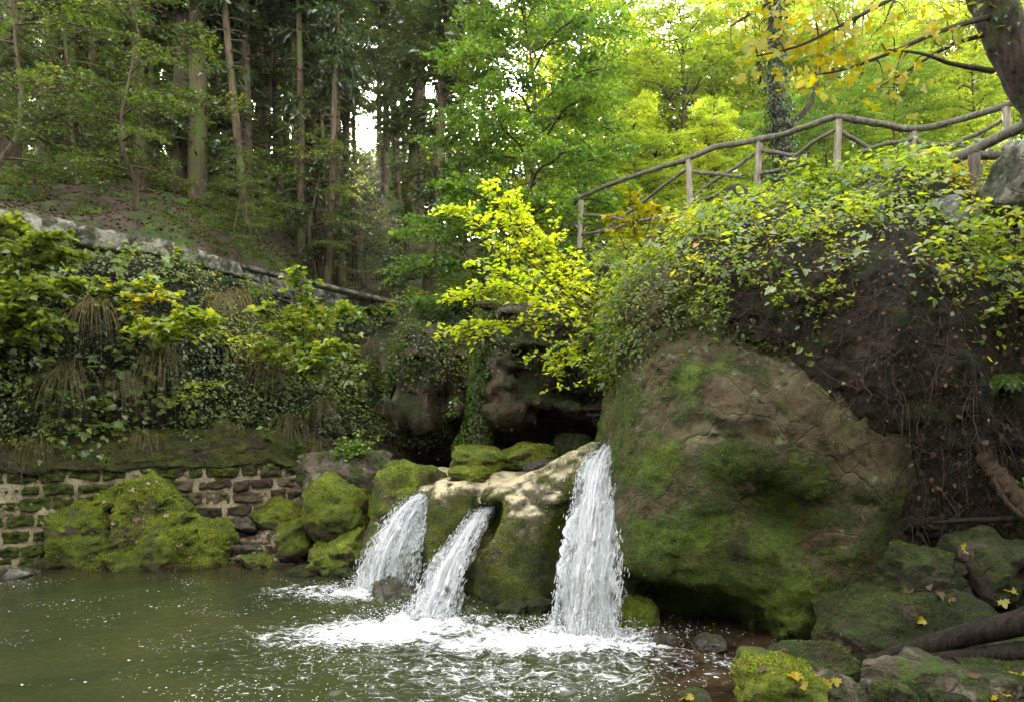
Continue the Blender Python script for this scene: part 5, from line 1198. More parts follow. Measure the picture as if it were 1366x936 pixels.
shrub('herb', 'low dark green herb beside the leafy one, under the bank', 'herb', [[Q(398, 606, 12.1), Q(390 + 9 * k, 588, 12.0)] for k in range(4)], 'fern', 0.06, OVAL, 214, twig_gap=0.035, twig_len=(0.08, 0.2), lpt=7, rad=0.005, start=0.1)
shrub('herb', 'trailing cluster of broad green leaves below the pale streaked rock', 'herb', [[Q(604, 520, 12.7), Q(602, 535, 12.5), Q(606, 552, 12.4)]], 'fresh', 0.09, OVAL, 215, twig_gap=0.05, twig_len=(0.08, 0.2), lpt=5, rad=0.005)
shrub('shrub', 'bramble shoots rising through the leaves before the tallest railing posts', 'shrub', [[Q(1085, 270, 10.2), Q(1080 + 18 * k, 205 + 9 * (k % 3), 10.1)] for k in range(-2, 4)], 'bramble', 0.10, OVAL, 216, twig_gap=0.06, twig_len=(0.12, 0.35), lpt=7, rad=0.008)
shrub('shrub', 'arching golden green shoots on the lip of the bank at the right edge', 'shrub', [[Q(1400, 350, 7.9), Q(1350, 310, 7.7), Q(1290, 300, 7.5), Q(1230, 330, 7.3)], [Q(1400, 360, 7.8), Q(1340, 350, 7.5), Q(1270, 372, 7.3)], [Q(1400, 380, 7.6), Q(1360, 400, 7.3), Q(1320, 420, 7.2)], [Q(1390, 340, 8), Q(1330, 290, 7.9), Q(1290, 270, 7.9)]],
      'maple', 0.085, OVAL, 217, twig_gap=0.06, twig_len=(0.15, 0.4), lpt=7, rad=0.009)
shrub('shrub', 'leafy curtain hanging down the bank just above the huge boulder', 'shrub', [[Q(900 + 8 * k, 330, 9.2), Q(895 + 12 * k, 370, 8.7), Q(890 + 9 * k, 425 + 10 * (k % 3), 8.5)] for k in range(7)], 'bramble', 0.075, OVAL, 218, twig_gap=0.05, twig_len=(0.12, 0.3), lpt=7, rad=0.006, start=0.05)
shrub('shrub', 'yellow green tangle of leaves cloaking the neck of the boulder over the tallest fall', 'shrub', [[Q(850 + 10 * k, 350, 10), Q(835 + 12 * k, 390, 9.5), Q(812 + 16 * k, 440 + 12 * (k % 2), 9.0)] for k in range(6)], 'maple', 0.075, OVAL, 219, twig_gap=0.045, twig_len=(0.15, 0.35), lpt=8, rad=0.007, start=0.05)

for k, (x0, y0, x1, y1, lab) in enumerate([(960, 350, 945, 440, 'trailing bramble spray hanging over the shoulder of the huge boulder'), (1035, 340, 1050, 420, 'bramble spray hanging down the dark bank, middle of the overhang'), (1120, 340, 1100, 430, 'longer bramble spray dangling over the dark bank right of the middle'),
        (1185, 350, 1215, 420, 'pale leaf spray drooping over the dark bank before the grey rock'), (1260, 360, 1250, 450, 'golden green spray drooping over the dark bank near the right edge')]):
    shrub('shrub', lab, 'shrub', [[Q(x0 + 14 * j, y0 - 20, 8.3), Q(x0 + 10 * j, y0 + 10, 7.75), Q((x0 + x1) / 2 + 12 * j, (y0 + y1) / 2, 7.5), Q(x1 + 18 * j, y1 - 22 * (j % 2), 7.45)] for j in (-1, 0, 1)], 'bramble' if k != 4 else 'maple_lit', 0.062, OVAL, 230 + k, twig_gap=0.075, twig_len=(0.10, 0.28), lpt=5, rad=0.005, start=0.05)
# ivy pillar
rng = np.random.default_rng(90); n = 3600
t = rng.uniform(0, 1, n); az = rng.uniform(-math.pi, math.pi, n)
ctr = np.stack([np.interp(t, [0, 0.25, 1], [P(628, 600, 12.2)[i], P(640, 560, 12.35)[i], P(642, 462, 12.5)[i]]) for i in range(3)], 1)
rr = np.interp(t, [0, 0.3, 1], [0.34, 0.24, 0.17]) * rng.uniform(0.75, 1.15, n)
rad_ = np.stack([np.cos(az), np.sin(az), 0 * az], 1)
root = empty('ivy_pillar', P(640, 610, 12.4), 'column of dark ivy hanging in front of the grotto', 'ivy')
o = np.array(root.location)
mb = MB(); add_leaves(mb, ctr + rad_ * rr[:, None] - o, nrm(rad_ + UP * 0.4 + rng.normal(0, 0.35, (n, 3))), nrm(-UP + rng.normal(0, 0.4, (n, 3))), 0.05 * rng.uniform(0.6, 1.2, n), IVY); mb.build('leaves', LM['fern'], root)
mb = MB()
for k in range(5): tube(mb, smooth_path([P(630 + 5 * k, 606, 12.4) - o, P(636 + 3 * k, 540, 12.45) - o, P(636 + 3 * k, 450, 12.6) - o], 12), [0.05, 0.035], 6)
mb.build('stem', M['twig'], root)

# ------------------------------------------------------------------ TREES
def tree_parts(H, R, cb, nl, lsize, lpt, seed, trunk_r, shape='round', tmpl=RHOMB, lean=(0, 0), sub=7, up=0.45, droop=0.30, bark='bark', leaf='beech', subdens=1.0, fork=0):
    """trunk + crown meshes of a broadleaved tree; root at origin"""
    rng = np.random.default_rng(seed); w = MB()
    k = np.linspace(0, 1, 18)
    tp = np.stack([lean[0] * k ** 1.5 + 0.10 * H ** 0.5 * fbm(np.column_stack([k * 3 + seed, k * 0, k * 0]), 1, 2), lean[1] * k + 0.10 * H ** 0.5 * fbm(np.column_stack([k * 3 + seed, k * 0 + 5, k * 0]), 1, 2), k * H], 1); tp -= tp[0]
    tube(w, np.vstack([tp[0] - [0, 0, 0.5], tp]), np.concatenate([[trunk_r * 1.35], trunk_r * (1 - 0.88 * k)]), 10, rough=0.10, seed=seed)
    lp, ln_, ld = [], [], []
    for i in range(nl):
        f = cb + (0.97 - cb) * ((i + rng.uniform(0, 0.9)) / nl)
        a = np.array([np.interp(f, k, tp[:, j]) for j in range(3)])
        az = i * 2.39996 + rng.uniform(-0.4, 0.4)
        g = (f - cb) / (1 - cb)
        prof = {'round': math.sin(math.pi * (0.16 + 0.80 * g)) ** 0.8, 'cone': 1.02 - 0.85 * g, 'tall': 0.55 + 0.45 * math.sin(math.pi * (0.1 + 0.85 * g))}[shape]
        L = R * prof * rng.uniform(0.75, 1.12)
        d = nrm(np.array([math.cos(az), math.sin(az), up * rng.uniform(0.3, 1.4) * (0.4 + g)]))
        t = np.linspace(0, 1, 9)[:, None]
        bp = a + d * L * t - UP * droop * L * t ** 2 + 0.05 * L * np.stack([fbm(np.column_stack([t[:, 0] * 3 + i * 3, t[:, 0] * 0 + c, t[:, 0] * 0]), 1, 2) for c in range(3)], 1) * t
        tube(w, bp, [trunk_r * (0.42 - 0.25 * g), 0.012], 6, cap=False)
        ns = max(3, int(sub * subdens * (0.5 + L / R)))
        for s_ in range(ns):
            q = 0.22 + 0.78 * (s_ + rng.uniform(0, 0.9)) / ns
            b0 = np.array([np.interp(q, t[:, 0], bp[:, j]) for j in range(3)])
            sd = nrm(np.cross(d, UP)) * (1 if s_ % 2 else -1)
            dd = nrm(sd * rng.uniform(0.4, 1.0) + d * rng.uniform(0.3, 0.9) + UP * rng.normal(0.05, 0.22))
            l = (0.28 * R + 0.25) * rng.uniform(0.6, 1.15) * (1.2 - 0.5 * q)
            p, qq, nn, e = twig_leaves(b0, dd, l, max(4, int(lpt * rng.uniform(0.7, 1.3))), lsize, rng, 0.30, width=1.7, flat=0.42)
            tube(w, p, [0.012, 0.004], 3, cap=False)
            lp.append(qq); ln_.append(nn); ld.append(e)
    lp = np.concatenate(lp); ln_ = np.concatenate(ln_); ld = np.concatenate(ld)
    c = MB(); add_leaves(c, lp, ln_, ld, lsize * rng.uniform(0.6, 1.2, len(lp)), tmpl)
    return w.mesh('trunk', M[bark]), c.mesh('crown', LM[leaf])
PROTO = {}
PROTO['beech'] = tree_parts(12.5, 3.0, 0.15, 64, 0.095, 58, 301, 0.13, 'tall', OVAL, sub=15, leaf='beech', up=0.5)
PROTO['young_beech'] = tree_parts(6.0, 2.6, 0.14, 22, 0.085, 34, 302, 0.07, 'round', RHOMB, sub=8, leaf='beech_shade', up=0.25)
PROTO['yellow_a'] = tree_parts(19, 5.2, 0.08, 64, 0.16, 52, 303, 0.26, 'tall', RHOMB, sub=13, leaf='yellowgreen', up=0.6)
PROTO['yellow_b'] = tree_parts(17, 4.6, 0.08, 58, 0.16, 52, 304, 0.24, 'round', RHOMB, sub=13, leaf='yellowgreen', up=0.5)
PROTO['green_tall'] = tree_parts(18, 4.6, 0.10, 54, 0.15, 44, 305, 0.18, 'tall', RHOMB, sub=11, leaf='beech', up=0.5)
def spruce_parts(H, R, seed, trunk_r, bare):
    rng = np.random.default_rng(seed); w = MB(); k = np.linspace(0, 1, 16)
    tp = np.stack([0.12 * fbm(np.column_stack([k * 2 + seed, 0 * k, 0 * k]), 1, 2), 0.12 * fbm(np.column_stack([k * 2, 0 * k + seed, 0 * k]), 1, 2), k * H], 1); tp -= tp[0]
    tube(w, np.vstack([tp[0] - [0, 0, 0.6], tp]), np.concatenate([[trunk_r * 1.4], trunk_r * (1 - 0.8 * k)]), 11, rough=0.10, seed=seed)
    lp, ln_, ld = [], [], []
    z = 1.2
    while z < H * 0.97:
        for j in range(int(rng.integers(3, 6))):
            az = rng.uniform(0, 6.28); L = R * (1.05 - 0.8 * z / H) * rng.uniform(0.6, 1.1)
            d = np.array([math.cos(az), math.sin(az), 0.12]); t = np.linspace(0, 1, 7)[:, None]
            if z < bare: L *= 0.55
            bp = np.array([np.interp(z, tp[:, 2], tp[:, 0]), np.interp(z, tp[:, 2], tp[:, 1]), z]) + d * L * t - UP * 0.35 * L * t ** 2
            tube(w, bp, [0.025, 0.006], 4, cap=False)
            if z < bare and rng.uniform() < 0.85: continue
            n = int(95 * L); q = rng.uniform(0.1, 1, n)
            b0 = np.stack([np.interp(q, t[:, 0], bp[:, i]) for i in range(3)], 1)
            sd = nrm(np.cross(d, UP)); e = nrm(sd * rng.choice([-1, 1], (n, 1)) * rng.uniform(0.5, 1, (n, 1)) + d * 0.6 - UP * rng.uniform(0, 0.8, (n, 1)))
            lp.append(b0 + e * rng.uniform(0, 0.35, (n, 1))); ld.append(e); ln_.append(nrm(UP + rng.normal(0, 0.5, (n, 3))))
        z += rng.uniform(0.28, 0.5)
    lp = np.concatenate(lp); c = MB()
    add_leaves(c, lp, np.concatenate(ln_), np.concatenate(ld), 0.22 * rng.uniform(0.6, 1.3, len(lp)), (RHOMB[0] * [0.45, 1, 1], RHOMB[1]))
    return w.mesh('trunk', M['bark']), c.mesh('crown', LM['needle'])
PROTO['spruce_a'] = spruce_parts(19, 2.2, 311, 0.27, 5.0)
PROTO['spruce_b'] = spruce_parts(17, 1.9, 312, 0.16, 6.0)
PROTO['spruce_far'] = spruce_parts(26, 2.6, 314, 0.2, 9.5)
PROTO['young_fir'] = spruce_parts(4.2, 1.6, 313, 0.06, 0.0)
_w = MB(); tube(_w, smooth_path([(0, 0, -0.5), (0.03, 0, 1.2), (0.0, 0, 2.6), (0.06, 0, 3.6)], 14), [0.27, 0.2, 0.17, 0.10], 11, rough=0.15, seed=3)
for _k in range(6): tube(_w, smooth_path([(0, 0, 1 + 0.4 * _k), (0.5 * math.cos(_k * 2.2), 0.5 * math.sin(_k * 2.2), 1.1 + 0.4 * _k)], 5), [0.025, 0.006], 5, cap=False)
PROTO['stub'] = (_w.mesh('trunk', M['bark']),)
def plant_tree(kind, name, label, px, d, rz=0.0, sc=1.0, cat='tree', group=None, tilt=(0, 0), dz=0.0, sxy=1.0):
    x = (px - HX) / F * d
    root = empty(name, (x, d, gz(x, d) - 0.05 + dz), label, cat, group)
    root.rotation_euler = (tilt[0], tilt[1], rz); root.scale = (sc * sxy, sc * sxy, sc)
    for nm, me in zip(('trunk', 'crown'), PROTO[kind]):
        ob = bpy.data.objects.new(nm, me); COL.objects.link(ob); ob.parent = root
    return root
# ---- the dark slope on the left
for i, (kind, px, d, sc, sxy, tilt, label) in enumerate([
    ('spruce_a', 8, 17, 1.0, 1.25, (0, 0.02), 'thick spruce trunk nearest the left edge of the slope'),
    ('spruce_a', 60, 19, 1.0, 0.9, (0, 0.05), 'spruce second from the left edge, leaning slightly right'),
    ('spruce_b', 92, 21, 1.0, 1.2, (0, -0.02), 'spruce between the leaning one and a pair of slim trunks'),
    ('spruce_b', 128, 19.5, 1.0, 0.9, (0, 0.02), 'slim dark spruce left of the forked path gap'),
    ('spruce_b', 188, 19, 1.0, 1.1, (0, 0.10), 'dark spruce leaning right, left of the twin trunks'),
    ('spruce_a', 240, 20, 1.05, 0.95, (0, 0.0), 'left one of the big twin spruce trunks'),
    ('spruce_a', 263, 19.4, 1.05, 1.0, (0, 0.015), 'right one of the big twin spruce trunks'),
    ('spruce_b', 303, 22, 1.0, 1.1, (0, 0.03), 'spruce just right of the twin trunks'),
    ('spruce_b', 330, 19, 0.95, 0.8, (0, 0.12), 'thin pale trunk leaning right before the slope mound'),
    ('spruce_b', 372, 24, 1.0, 1.1, (0, 0.02), 'straight spruce left of the sun, back row'),
    ('spruce_b', 396, 21, 1.0, 0.8, (0, 0.0), 'slim spruce a little left of the sun'),
    ('spruce_b', 418, 25, 1.0, 1.0, (0, -0.02), 'spruce trunk directly left of the sun'),
    ('spruce_b', 440, 20.5, 0.9, 0.5, (0, 0.06), 'very thin pale trunk below the sun'),
    ('stub', 479, 23.5, 1.0, 1.0, (0, 0.06), 'broken dark spruce trunk standing under the sun'),
    ('spruce_a', 546, 26, 1.0, 0.9, (0, 0.02), 'dark spruce trunk right of the sun'),
    ('spruce_b', 566, 22, 1.05, 1.2, (0, 0.10), 'dark leaning spruce trunk beside the green beech'),
    ]):
    plant_tree(kind, 'spruce_tree', label, px, d, rz=i * 1.3, sc=sc, sxy=sxy, tilt=tilt, group='spruces on the dark slope')
for i, (px, d) in enumerate([(461, 38), (449, 44), (514, 38), (440, 52), (524, 56), (508, 46), (528, 44), (556, 40), (584, 43), (615, 41), (645, 45), (540, 47), (600, 48)]):
    plant_tree('spruce_far', 'spruce_tree', 'tall far spruce with a bare stem and dark crown, near the sun', px, d, rz=i * 1.1, sc=1.0, group='tall far spruces near the sun')
for i, (px, d, sc) in enumerate([(474, 36, 0.56), (504, 37, 0.58), (462, 33, 0.5)]):
    plant_tree('spruce_far', 'spruce_tree', ['slim spruce just left of the sun, its crown above it', 'slim spruce just right of the sun, its crown above it', 'short spruce second to the left of the sun'][i], px, d, rz=i * 1.7, sc=sc, sxy=1.35, dz=-1.6)
rng = np.random.default_rng(15)
for i in range(46):
    d = rng.uniform(27, 42); px = rng.uniform(-60, 500)
    if abs(px - 488) < 30: px -= 70
    plant_tree('spruce_b', 'spruce_tree', 'thin straight spruce trunk far back on the dark slope', px, d, rz=i, sc=rng.uniform(0.85, 1.15), sxy=rng.uniform(0.9, 1.5), tilt=(0, rng.normal(0, 0.03)), group='thin far spruces on the slope')
for i, (px, d, sc, label) in enumerate([
    (-10, 14.5, 1.0, 'young beech with layered sprays at the left edge of the slope'), (105, 17, 1.0, 'young beech spreading before the slim dark spruces'),
    (180, 15.5, 0.85, 'young beech left of the twin trunks, thin layered sprays'), (60, 22, 1.4, 'taller beech behind the young beeches at the left'),
    (335, 17.5, 0.42, 'low beech sapling with flat sprays above the parapet'), (318, 16.2, 0.36, 'lowest flat beech sapling just behind the parapet stones'),
    (300, 20.5, 0.5, 'small beech before the twin trunks on the right'), (484, 23, 0.5, 'small beech just below the sun'), (420, 20, 0.75, 'beech with thin yellowing sprays high left of the sun'),
    (398, 17.8, 0.35, 'tiny beech behind the right end of the parapet')]):
    plant_tree('young_beech', 'young_beech', label, px, d, rz=i * 2.1, sc=sc, group='young beeches on the slope')
for i, (px, d, sc, label) in enumerate([(556, 20.5, 0.62, 'young fir with blue green fans right of the sun'), (485, 24, 0.72, 'young fir standing directly below the sun'), (478, 27, 0.66, 'dim young fir behind the one below the sun'), (496, 29, 0.7, 'farthest young fir below the sun'), (490, 33.5, 0.42, 'tiny young fir on the crest exactly under the sun'), (481, 30, 0.62, 'young fir under the sun, left of the tiny one on the crest'), (497, 31, 0.6, 'young fir under the sun, right of the tiny one on the crest'), (612, 19.5, 0.34, 'young fir under the green beech'), (524, 23, 0.5, 'dim young fir behind the blue green one'), (652, 20.5, 0.45, 'young fir at the foot of the beech trunk')]):  # some firs below the sun added to block its glare on the pool
    plant_tree('young_fir', 'young_fir', label, px, d, rz=i * 1.9, sc=sc, group='young firs under the beech')
rng = np.random.default_rng(16)
for i in range(20):
    d = rng.uniform(20, 29); px = rng.uniform(-20, 462)
    plant_tree('spruce_b', 'spruce_tree', 'slender dark spruce trunk standing among the others on the near slope', px, d, rz=i * 0.7, sc=rng.uniform(0.9, 1.1), sxy=rng.uniform(0.7, 1.2), tilt=(0, rng.normal(0.01, 0.03)), group='slender spruces on the near slope')
# ---- the beech and the sunlit trees on the right
plant_tree('beech', 'beech_tree', 'big fresh green beech in the middle, right of the sun', 692, 16.8, rz=0.4, sxy=0.92)
for i, (kind, px, d, sc, label) in enumerate([
    ('yellow_a', 786, 38, 0.95, 'pale yellow green tree next to the green beech'), ('yellow_b', 850, 41, 0.95, 'yellow green tree above the lower half of the railing'),
    ('yellow_a', 905, 37, 0.88, 'tall yellow green tree behind the second railing post'), ('yellow_b', 960, 42, 1.0, 'yellow green tree left of the ivy clad trunk'),
    ('yellow_a', 1020, 38, 0.92, 'yellow green tree directly behind the ivy clad trunk'), ('yellow_b', 1080, 41, 1.0, 'yellow green tree right of the ivy clad trunk'),
    ('yellow_a', 1140, 37, 0.9, 'yellow green tree behind the middle of the railing'), ('yellow_b', 1200, 42, 1.0, 'yellow green tree below the sky gap'),
    ('yellow_a', 1275, 38, 0.9, 'yellow green tree right of the sky gap'), ('yellow_b', 1335, 41, 1.0, 'yellow green tree behind the upper railing'),
    ('yellow_a', 1400, 37, 0.95, 'yellow green tree at the right edge behind the leaning trunk'), ('yellow_b', 745, 46, 0.95, 'far yellow green tree glimpsed right of the beech'),
    ('yellow_a', 870, 50, 1.05, 'farthest tall pale tree above the railing, left of the sky gap'), ('yellow_a', 1060, 51, 1.05, 'farthest tall pale tree behind the ivy clad trunk'), ('yellow_b', 1240, 52, 1.1, 'farthest pale tree seen through the sky gap'),
    ('yellow_a', 800, 45, 1.25, 'tall pale tree top in the sky right of the beech'), ('green_tall', 900, 46, 1.3, 'tall green tree top behind the second railing post'), ('yellow_a', 1000, 47, 1.25, 'tall pale tree top left of the golden leaves'), ('green_tall', 1110, 46, 1.3, 'tall green tree top above the middle of the railing'),
    ('yellow_a', 1215, 47, 1.2, 'tall pale tree top between the golden leaves and the leaning trunk'), ('green_tall', 1320, 45, 1.3, 'tall green tree top behind the leaning trunk'),
    ('green_tall', 775, 25, 0.42, 'dark green tree between the beech and the yellow trees'), ('green_tall', 1100, 23, 0.34, 'lower green tree behind the middle of the railing'),
    ('green_tall', 1200, 22, 0.34, 'low green tree behind the railing, right of the middle post'), ('yellow_b', 850, 23, 0.33, 'small bright yellow tree behind the lowest part of the railing'),
    ('yellow_b', 950, 22, 0.32, 'small yellow tree behind the second railing post'), ('green_tall', 1020, 25, 0.36, 'small green tree left of the ivy clad trunk'), ('yellow_b', 1300, 21, 0.36, 'small yellow tree behind the top of the railing')]):
    plant_tree(kind, 'green_tree' if kind[0] == 'g' else 'yellow_tree', label, px, d, rz=i * 1.7, sc=sc, group='sunlit trees beyond the railing')
# ivy clad dark trunk
rng = np.random.default_rng(33)
x0 = P(1050, 300, 18.5); zb = gz(x0[0], 18.5)
root = empty('ivy_clad_tree', (x0[0], 18.5, zb), 'dark ivy clad trunk rising behind the railing among yellow trees', 'tree'); o = np.array(root.location)
pth = smooth_path([(0, 0, -0.4), (-0.1, 0, 2.5), (-0.35, 0, 5), (-0.25, 0, 8), (0.1, 0, 12)], 30)
mb = MB(); tube(mb, pth, [0.24, 0.18, 0.12], 10, rough=0.15); tube(mb, smooth_path([(-0.2, 0, 3.2), (0.7, 0, 4.2), (0.9, 0, 6)], 10), [0.10, 0.05], 7); mb.build('trunk', bark_mat('ivy_tree_bark', (0.008, 0.006, 0.004), (0.035, 0.027, 0.018), (0.03, 0.04, 0.01), 0.5), root)
n = 8200; t = rng.uniform(0, 1, n) ** 0.9; k = (t * 29).astype(int); az = rng.uniform(0, 6.28, n); rd = np.stack([np.cos(az), np.sin(az), 0 * az], 1)
mb = MB(); add_leaves(mb, pth[k] + rd * (rng.uniform(0.18, 0.55, n) * (0.7 + 0.5 * vnoise(pth[k] * 0.9 + rd)))[:, None] + rng.normal(0, 0.08, (n, 3)), nrm(rd + UP * 0.5 + rng.normal(0, 0.4, (n, 3))), nrm(-UP + rng.normal(0, 0.5, (n, 3))), 0.09 * rng.uniform(0.6, 1.2, n), IVY); mb.build('ivy', LM['ivy'], root)
# ---- far woods
rng = np.random.default_rng(50); mb = MB(); w = MB()
nC = 2700; px = np.where(rng.uniform(size=nC) < 0.6, rng.uniform(-350, 780, nC), rng.uniform(500, 1750, nC)); d = rng.uniform(40, 66, nC)
x = (px - HX) / F * d; zg = ground_h(x, d, False); h = rng.uniform(0.0, 1, nC) ** 0.8
top = np.interp(px, [430, 500, 640, 760], [17.0, 6.0, 6.0, 7.5]); z = zg + 0.6 + h * top
far_hi = (d > 52) & (px > 500) & (px < 780); z = np.where(far_hi, zg + 0.6 + h * (EYE + (HY - 200) / F * d - zg), z)
keep = (np.abs(px - 488) > 34) | (z < EYE + (HY - 205) / F * d); x, d, z, px = x[keep], d[keep], z[keep], px[keep]
m = 130; nC = len(x)
c = np.stack([x, d, z], -1)[:, None] + rng.normal(0, 1, (nC, m, 3)) * [1.25, 1.0, 0.5]
c = c.reshape(-1, 3); n = len(c)
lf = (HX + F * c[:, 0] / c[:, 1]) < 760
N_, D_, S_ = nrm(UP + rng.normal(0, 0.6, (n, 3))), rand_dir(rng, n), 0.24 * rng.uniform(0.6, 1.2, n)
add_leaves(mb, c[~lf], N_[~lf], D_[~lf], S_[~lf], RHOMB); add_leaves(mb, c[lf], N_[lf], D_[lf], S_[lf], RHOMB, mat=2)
for i in range(130):
    dd = rng.uniform(38, 64); xx = (rng.uniform(-300, 1700) - HX) / F * dd; zz = float(ground_h(np.array([xx]), np.array([dd]), False)[0])
    if abs(HX + F * xx / dd - 488) < 12: continue
    tube(mb, np.array([(xx, dd, zz - 0.5), (xx + rng.normal(0, 0.3), dd, zz + 8), (xx + rng.normal(0, 0.6), dd, zz + 17)]), [rng.uniform(0.12, 0.28), 0.1], 6, mat=1)
far = MB(); tag(mb.build('woods', [LM['yellowgreen'], M['bark'], LM['beech_shade']]), 'far mass of backlit trees beyond the slope', kind='stuff')

# ---- unseen woods on the camera's side, added to shade the gorge from the low sky
rng = np.random.default_rng(52); nC = 1500
az = rng.uniform(math.radians(98), math.radians(262), nC); rr = rng.uniform(11, 22, nC); hz = rng.uniform(0, 1, nC) ** 0.8 * 11.5
cc = np.stack([rr * np.sin(az), 3 + rr * np.cos(az), 0.5 + hz], -1); m = 110
c = (cc[:, None] + rng.normal(0, 1, (nC, m, 3)) * [1.2, 1.2, 0.6]).reshape(-1, 3); n = len(c)
mb = MB(); add_leaves(mb, c, nrm(UP + rng.normal(0, 0.6, (n, 3))), rand_dir(rng, n), 0.26 * rng.uniform(0.6, 1.2, n), RHOMB)
for i in range(40):
    a = rng.uniform(math.radians(98), math.radians(262)); r = rng.uniform(11, 20); x, y = r * math.sin(a), 3 + r * math.cos(a)
    tube(mb, np.array([(x, y, -0.8), (x + rng.normal(0, 0.3), y, 8), (x + rng.normal(0, 0.6), y, 15)]), [rng.uniform(0.15, 0.3), 0.1], 7, mat=1)
tag(mb.build('woods', [LM['beech'], M['bark']]), 'woods on the near side of the gorge', kind='stuff')

# ---- leaning trunk with golden maple branch at the upper right
to = P(1420, 330, 6.9)
lt = empty('leaning_maple', to, 'dark leaning maple trunk in the upper right corner with golden leaves on its branches', 'tree')
mb = MB(); tube(mb, smooth_path([P(1440, 400, 6.9), P(1425, 260, 6.85), P(1392, 140, 6.8), P(1345, 50, 6.75), P(1312, -30, 6.7), P(1300, -110, 6.7)], 50) - to, [0.26, 0.23, 0.21, 0.185, 0.17], 16, rough=0.14, seed=8); mb.build('trunk', bark_mat('maple_bark', (0.006, 0.004, 0.003), (0.085, 0.064, 0.045), (0.06, 0.07, 0.03), 0.35, 1.7), lt)
_tp = smooth_path([P(1425, 260, 6.85), P(1392, 140, 6.8), P(1345, 50, 6.75), P(1312, -30, 6.7)], 60) - to
rng = np.random.default_rng(60); n = 420; k = rng.integers(0, 60, n); az = rng.uniform(0, 6.28, n); rd = np.stack([np.cos(az), np.sin(az), 0.2 * np.cos(az)], 1)
kk = fbm(_tp[k] * 2 + rd * 0.5, 1.5, 3, 0.5, 4) > 0.0; k, rd = k[kk], rd[kk]; n = len(k)
mb = MB(); add_leaves(mb, _tp[k] + rd * rng.uniform(0.21, 0.27, (n, 1)), nrm(rd + rng.normal(0, 0.3, (n, 3))), nrm(-UP + rng.normal(0, 0.5, (n, 3))), 0.055 * rng.uniform(0.6, 1.2, n), IVY); mb.build('ivy', LM['creeper'], lt)
rng = np.random.default_rng(61); brs = []
bm = [[P(1330, 20, 6.7), P(1260, 40, 6.4), P(1190, 70, 6.2), P(1130, 92, 6.0), P(1090, 100, 5.9)], [P(1325, 95, 6.75), P(1270, 85, 6.4), P(1230, 72, 6.2), P(1180, 66, 6.0)], [P(1310, -40, 6.7), P(1230, -20, 6.3), P(1140, 25, 6.0), P(1070, 60, 5.8), P(1010, 75, 5.7)],
      [P(1305, -60, 6.7), P(1190, -60, 6.2), P(1080, -25, 5.8), P(1000, 20, 5.6), P(975, 35, 5.5)], [P(1310, -80, 6.7), P(1250, -60, 6.3), P(1200, -10, 6.1), P(1180, 30, 6.0)], [P(1340, 40, 6.7), P(1270, 60, 6.9), P(1210, 95, 7.1), P(1170, 118, 7.2)]]
mbr = MB(); lp, ln_, ld = [], [], []
clusters = [(1000, 25, 5.6, 26), (975, 60, 5.5, 9), (1008, 70, 5.7, 20), (1060, 60, 5.8, 20), (1092, 82, 5.9, 34), (1075, 104, 5.9, 14), (1110, 100, 6.0, 22), (1130, 62, 6.0, 16), (1172, 66, 6.0, 12), (1180, 106, 6.1, 18), (1192, 118, 6.2, 10), (1048, 10, 5.7, 10), (1085, 25, 5.8, 12), (1240, 40, 6.3, 14), (1270, 62, 6.5, 14), (1210, 20, 6.1, 10), (1300, 20, 6.6, 8), (1160, 30, 6.0, 10)]
allp = []
for b_ in bm:
    pth = smooth_path(b_, 40); allp.append(pth); tube(mbr, pth - to, [0.028, 0.006], 7, rough=0.1)
allp = np.concatenate(allp)
for (cx, cy, dd, m) in clusters + [(cx + dx, cy + dy, dd + 0.15, int(m * 0.6)) for (cx, cy, dd, m) in clusters for dx, dy in ((20, -16),)]:
    c = P(cx, cy, dd); a = allp[((allp - c) ** 2).sum(1).argmin()]
    tube(mbr, smooth_path([a - to, (a + c) / 2 - to + [0, 0, 0.05], c - to], 8), [0.008, 0.003], 4, cap=False)
    q = c + rng.normal(0, 1, (m, 3)) * [0.13, 0.13, 0.09]
    lp.append(q); ln_.append(nrm(np.array([0, -0.55, 0.6]) + rng.normal(0, 0.5, (m, 3)))); ld.append(nrm(np.array([0, 0, -0.6]) + rng.normal(0, 0.6, (m, 3))))
lp = np.concatenate(lp); mb = MB(); add_leaves(mb, lp - to, np.concatenate(ln_), np.concatenate(ld), 0.075 * rng.uniform(0.5, 1.25, len(lp)), MAPLE)
mbr.build('branch', M['twig'], lt); mb.build('leaves', LM['maple_gold'], lt)

# ------------------------------------------------------------------ leaf litter, moss cushions on the slope, fallen leaves on the rocks
rng = np.random.default_rng(70); n = 42000
x = rng.uniform(-18, 3, n); y = rng.uniform(10, 34, n); k = poly_sd(x, y, GORGE) > 0.55; x, y = x[k], y[k]; n = len(x)
x2 = rng.uniform(2.6, 8, 6000); y2 = rng.uniform(4.4, 8.6, 6000); x = np.concatenate([x, x2]); y = np.concatenate([y, y2]); n = len(x)
p = np.stack([x, y, ground_h(x, y) + 0.015], -1); k = p[:, 2] > 0.03; p = p[k]; n = len(p)
mb = MB(); add_leaves(mb, p, nrm(UP + rng.normal(0, 0.35, (n, 3))), rand_dir(rng, n), 0.085 * rng.uniform(0.6, 1.2, n), RHOMB)
tag(mb.build('leaf_litter', LM['litter']), 'brown fallen leaves strewn over the slope', kind='stuff')
n = 95000; x = rng.uniform(-16, 2, n); y = rng.uniform(10.5, 30, n); k = (poly_sd(x, y, GORGE) > 0.4); x, y = x[k], y[k]
q = np.stack([x, y, 0 * x], -1); k = (fbm(q, 0.8, 4, 0.55, 5) > 0.10); x, y, q = x[k], y[k], q[k]; n = len(x)
hh = np.clip(fbm(q, 0.8, 4, 0.55, 5) - 0.08, 0, 0.6) * 0.75
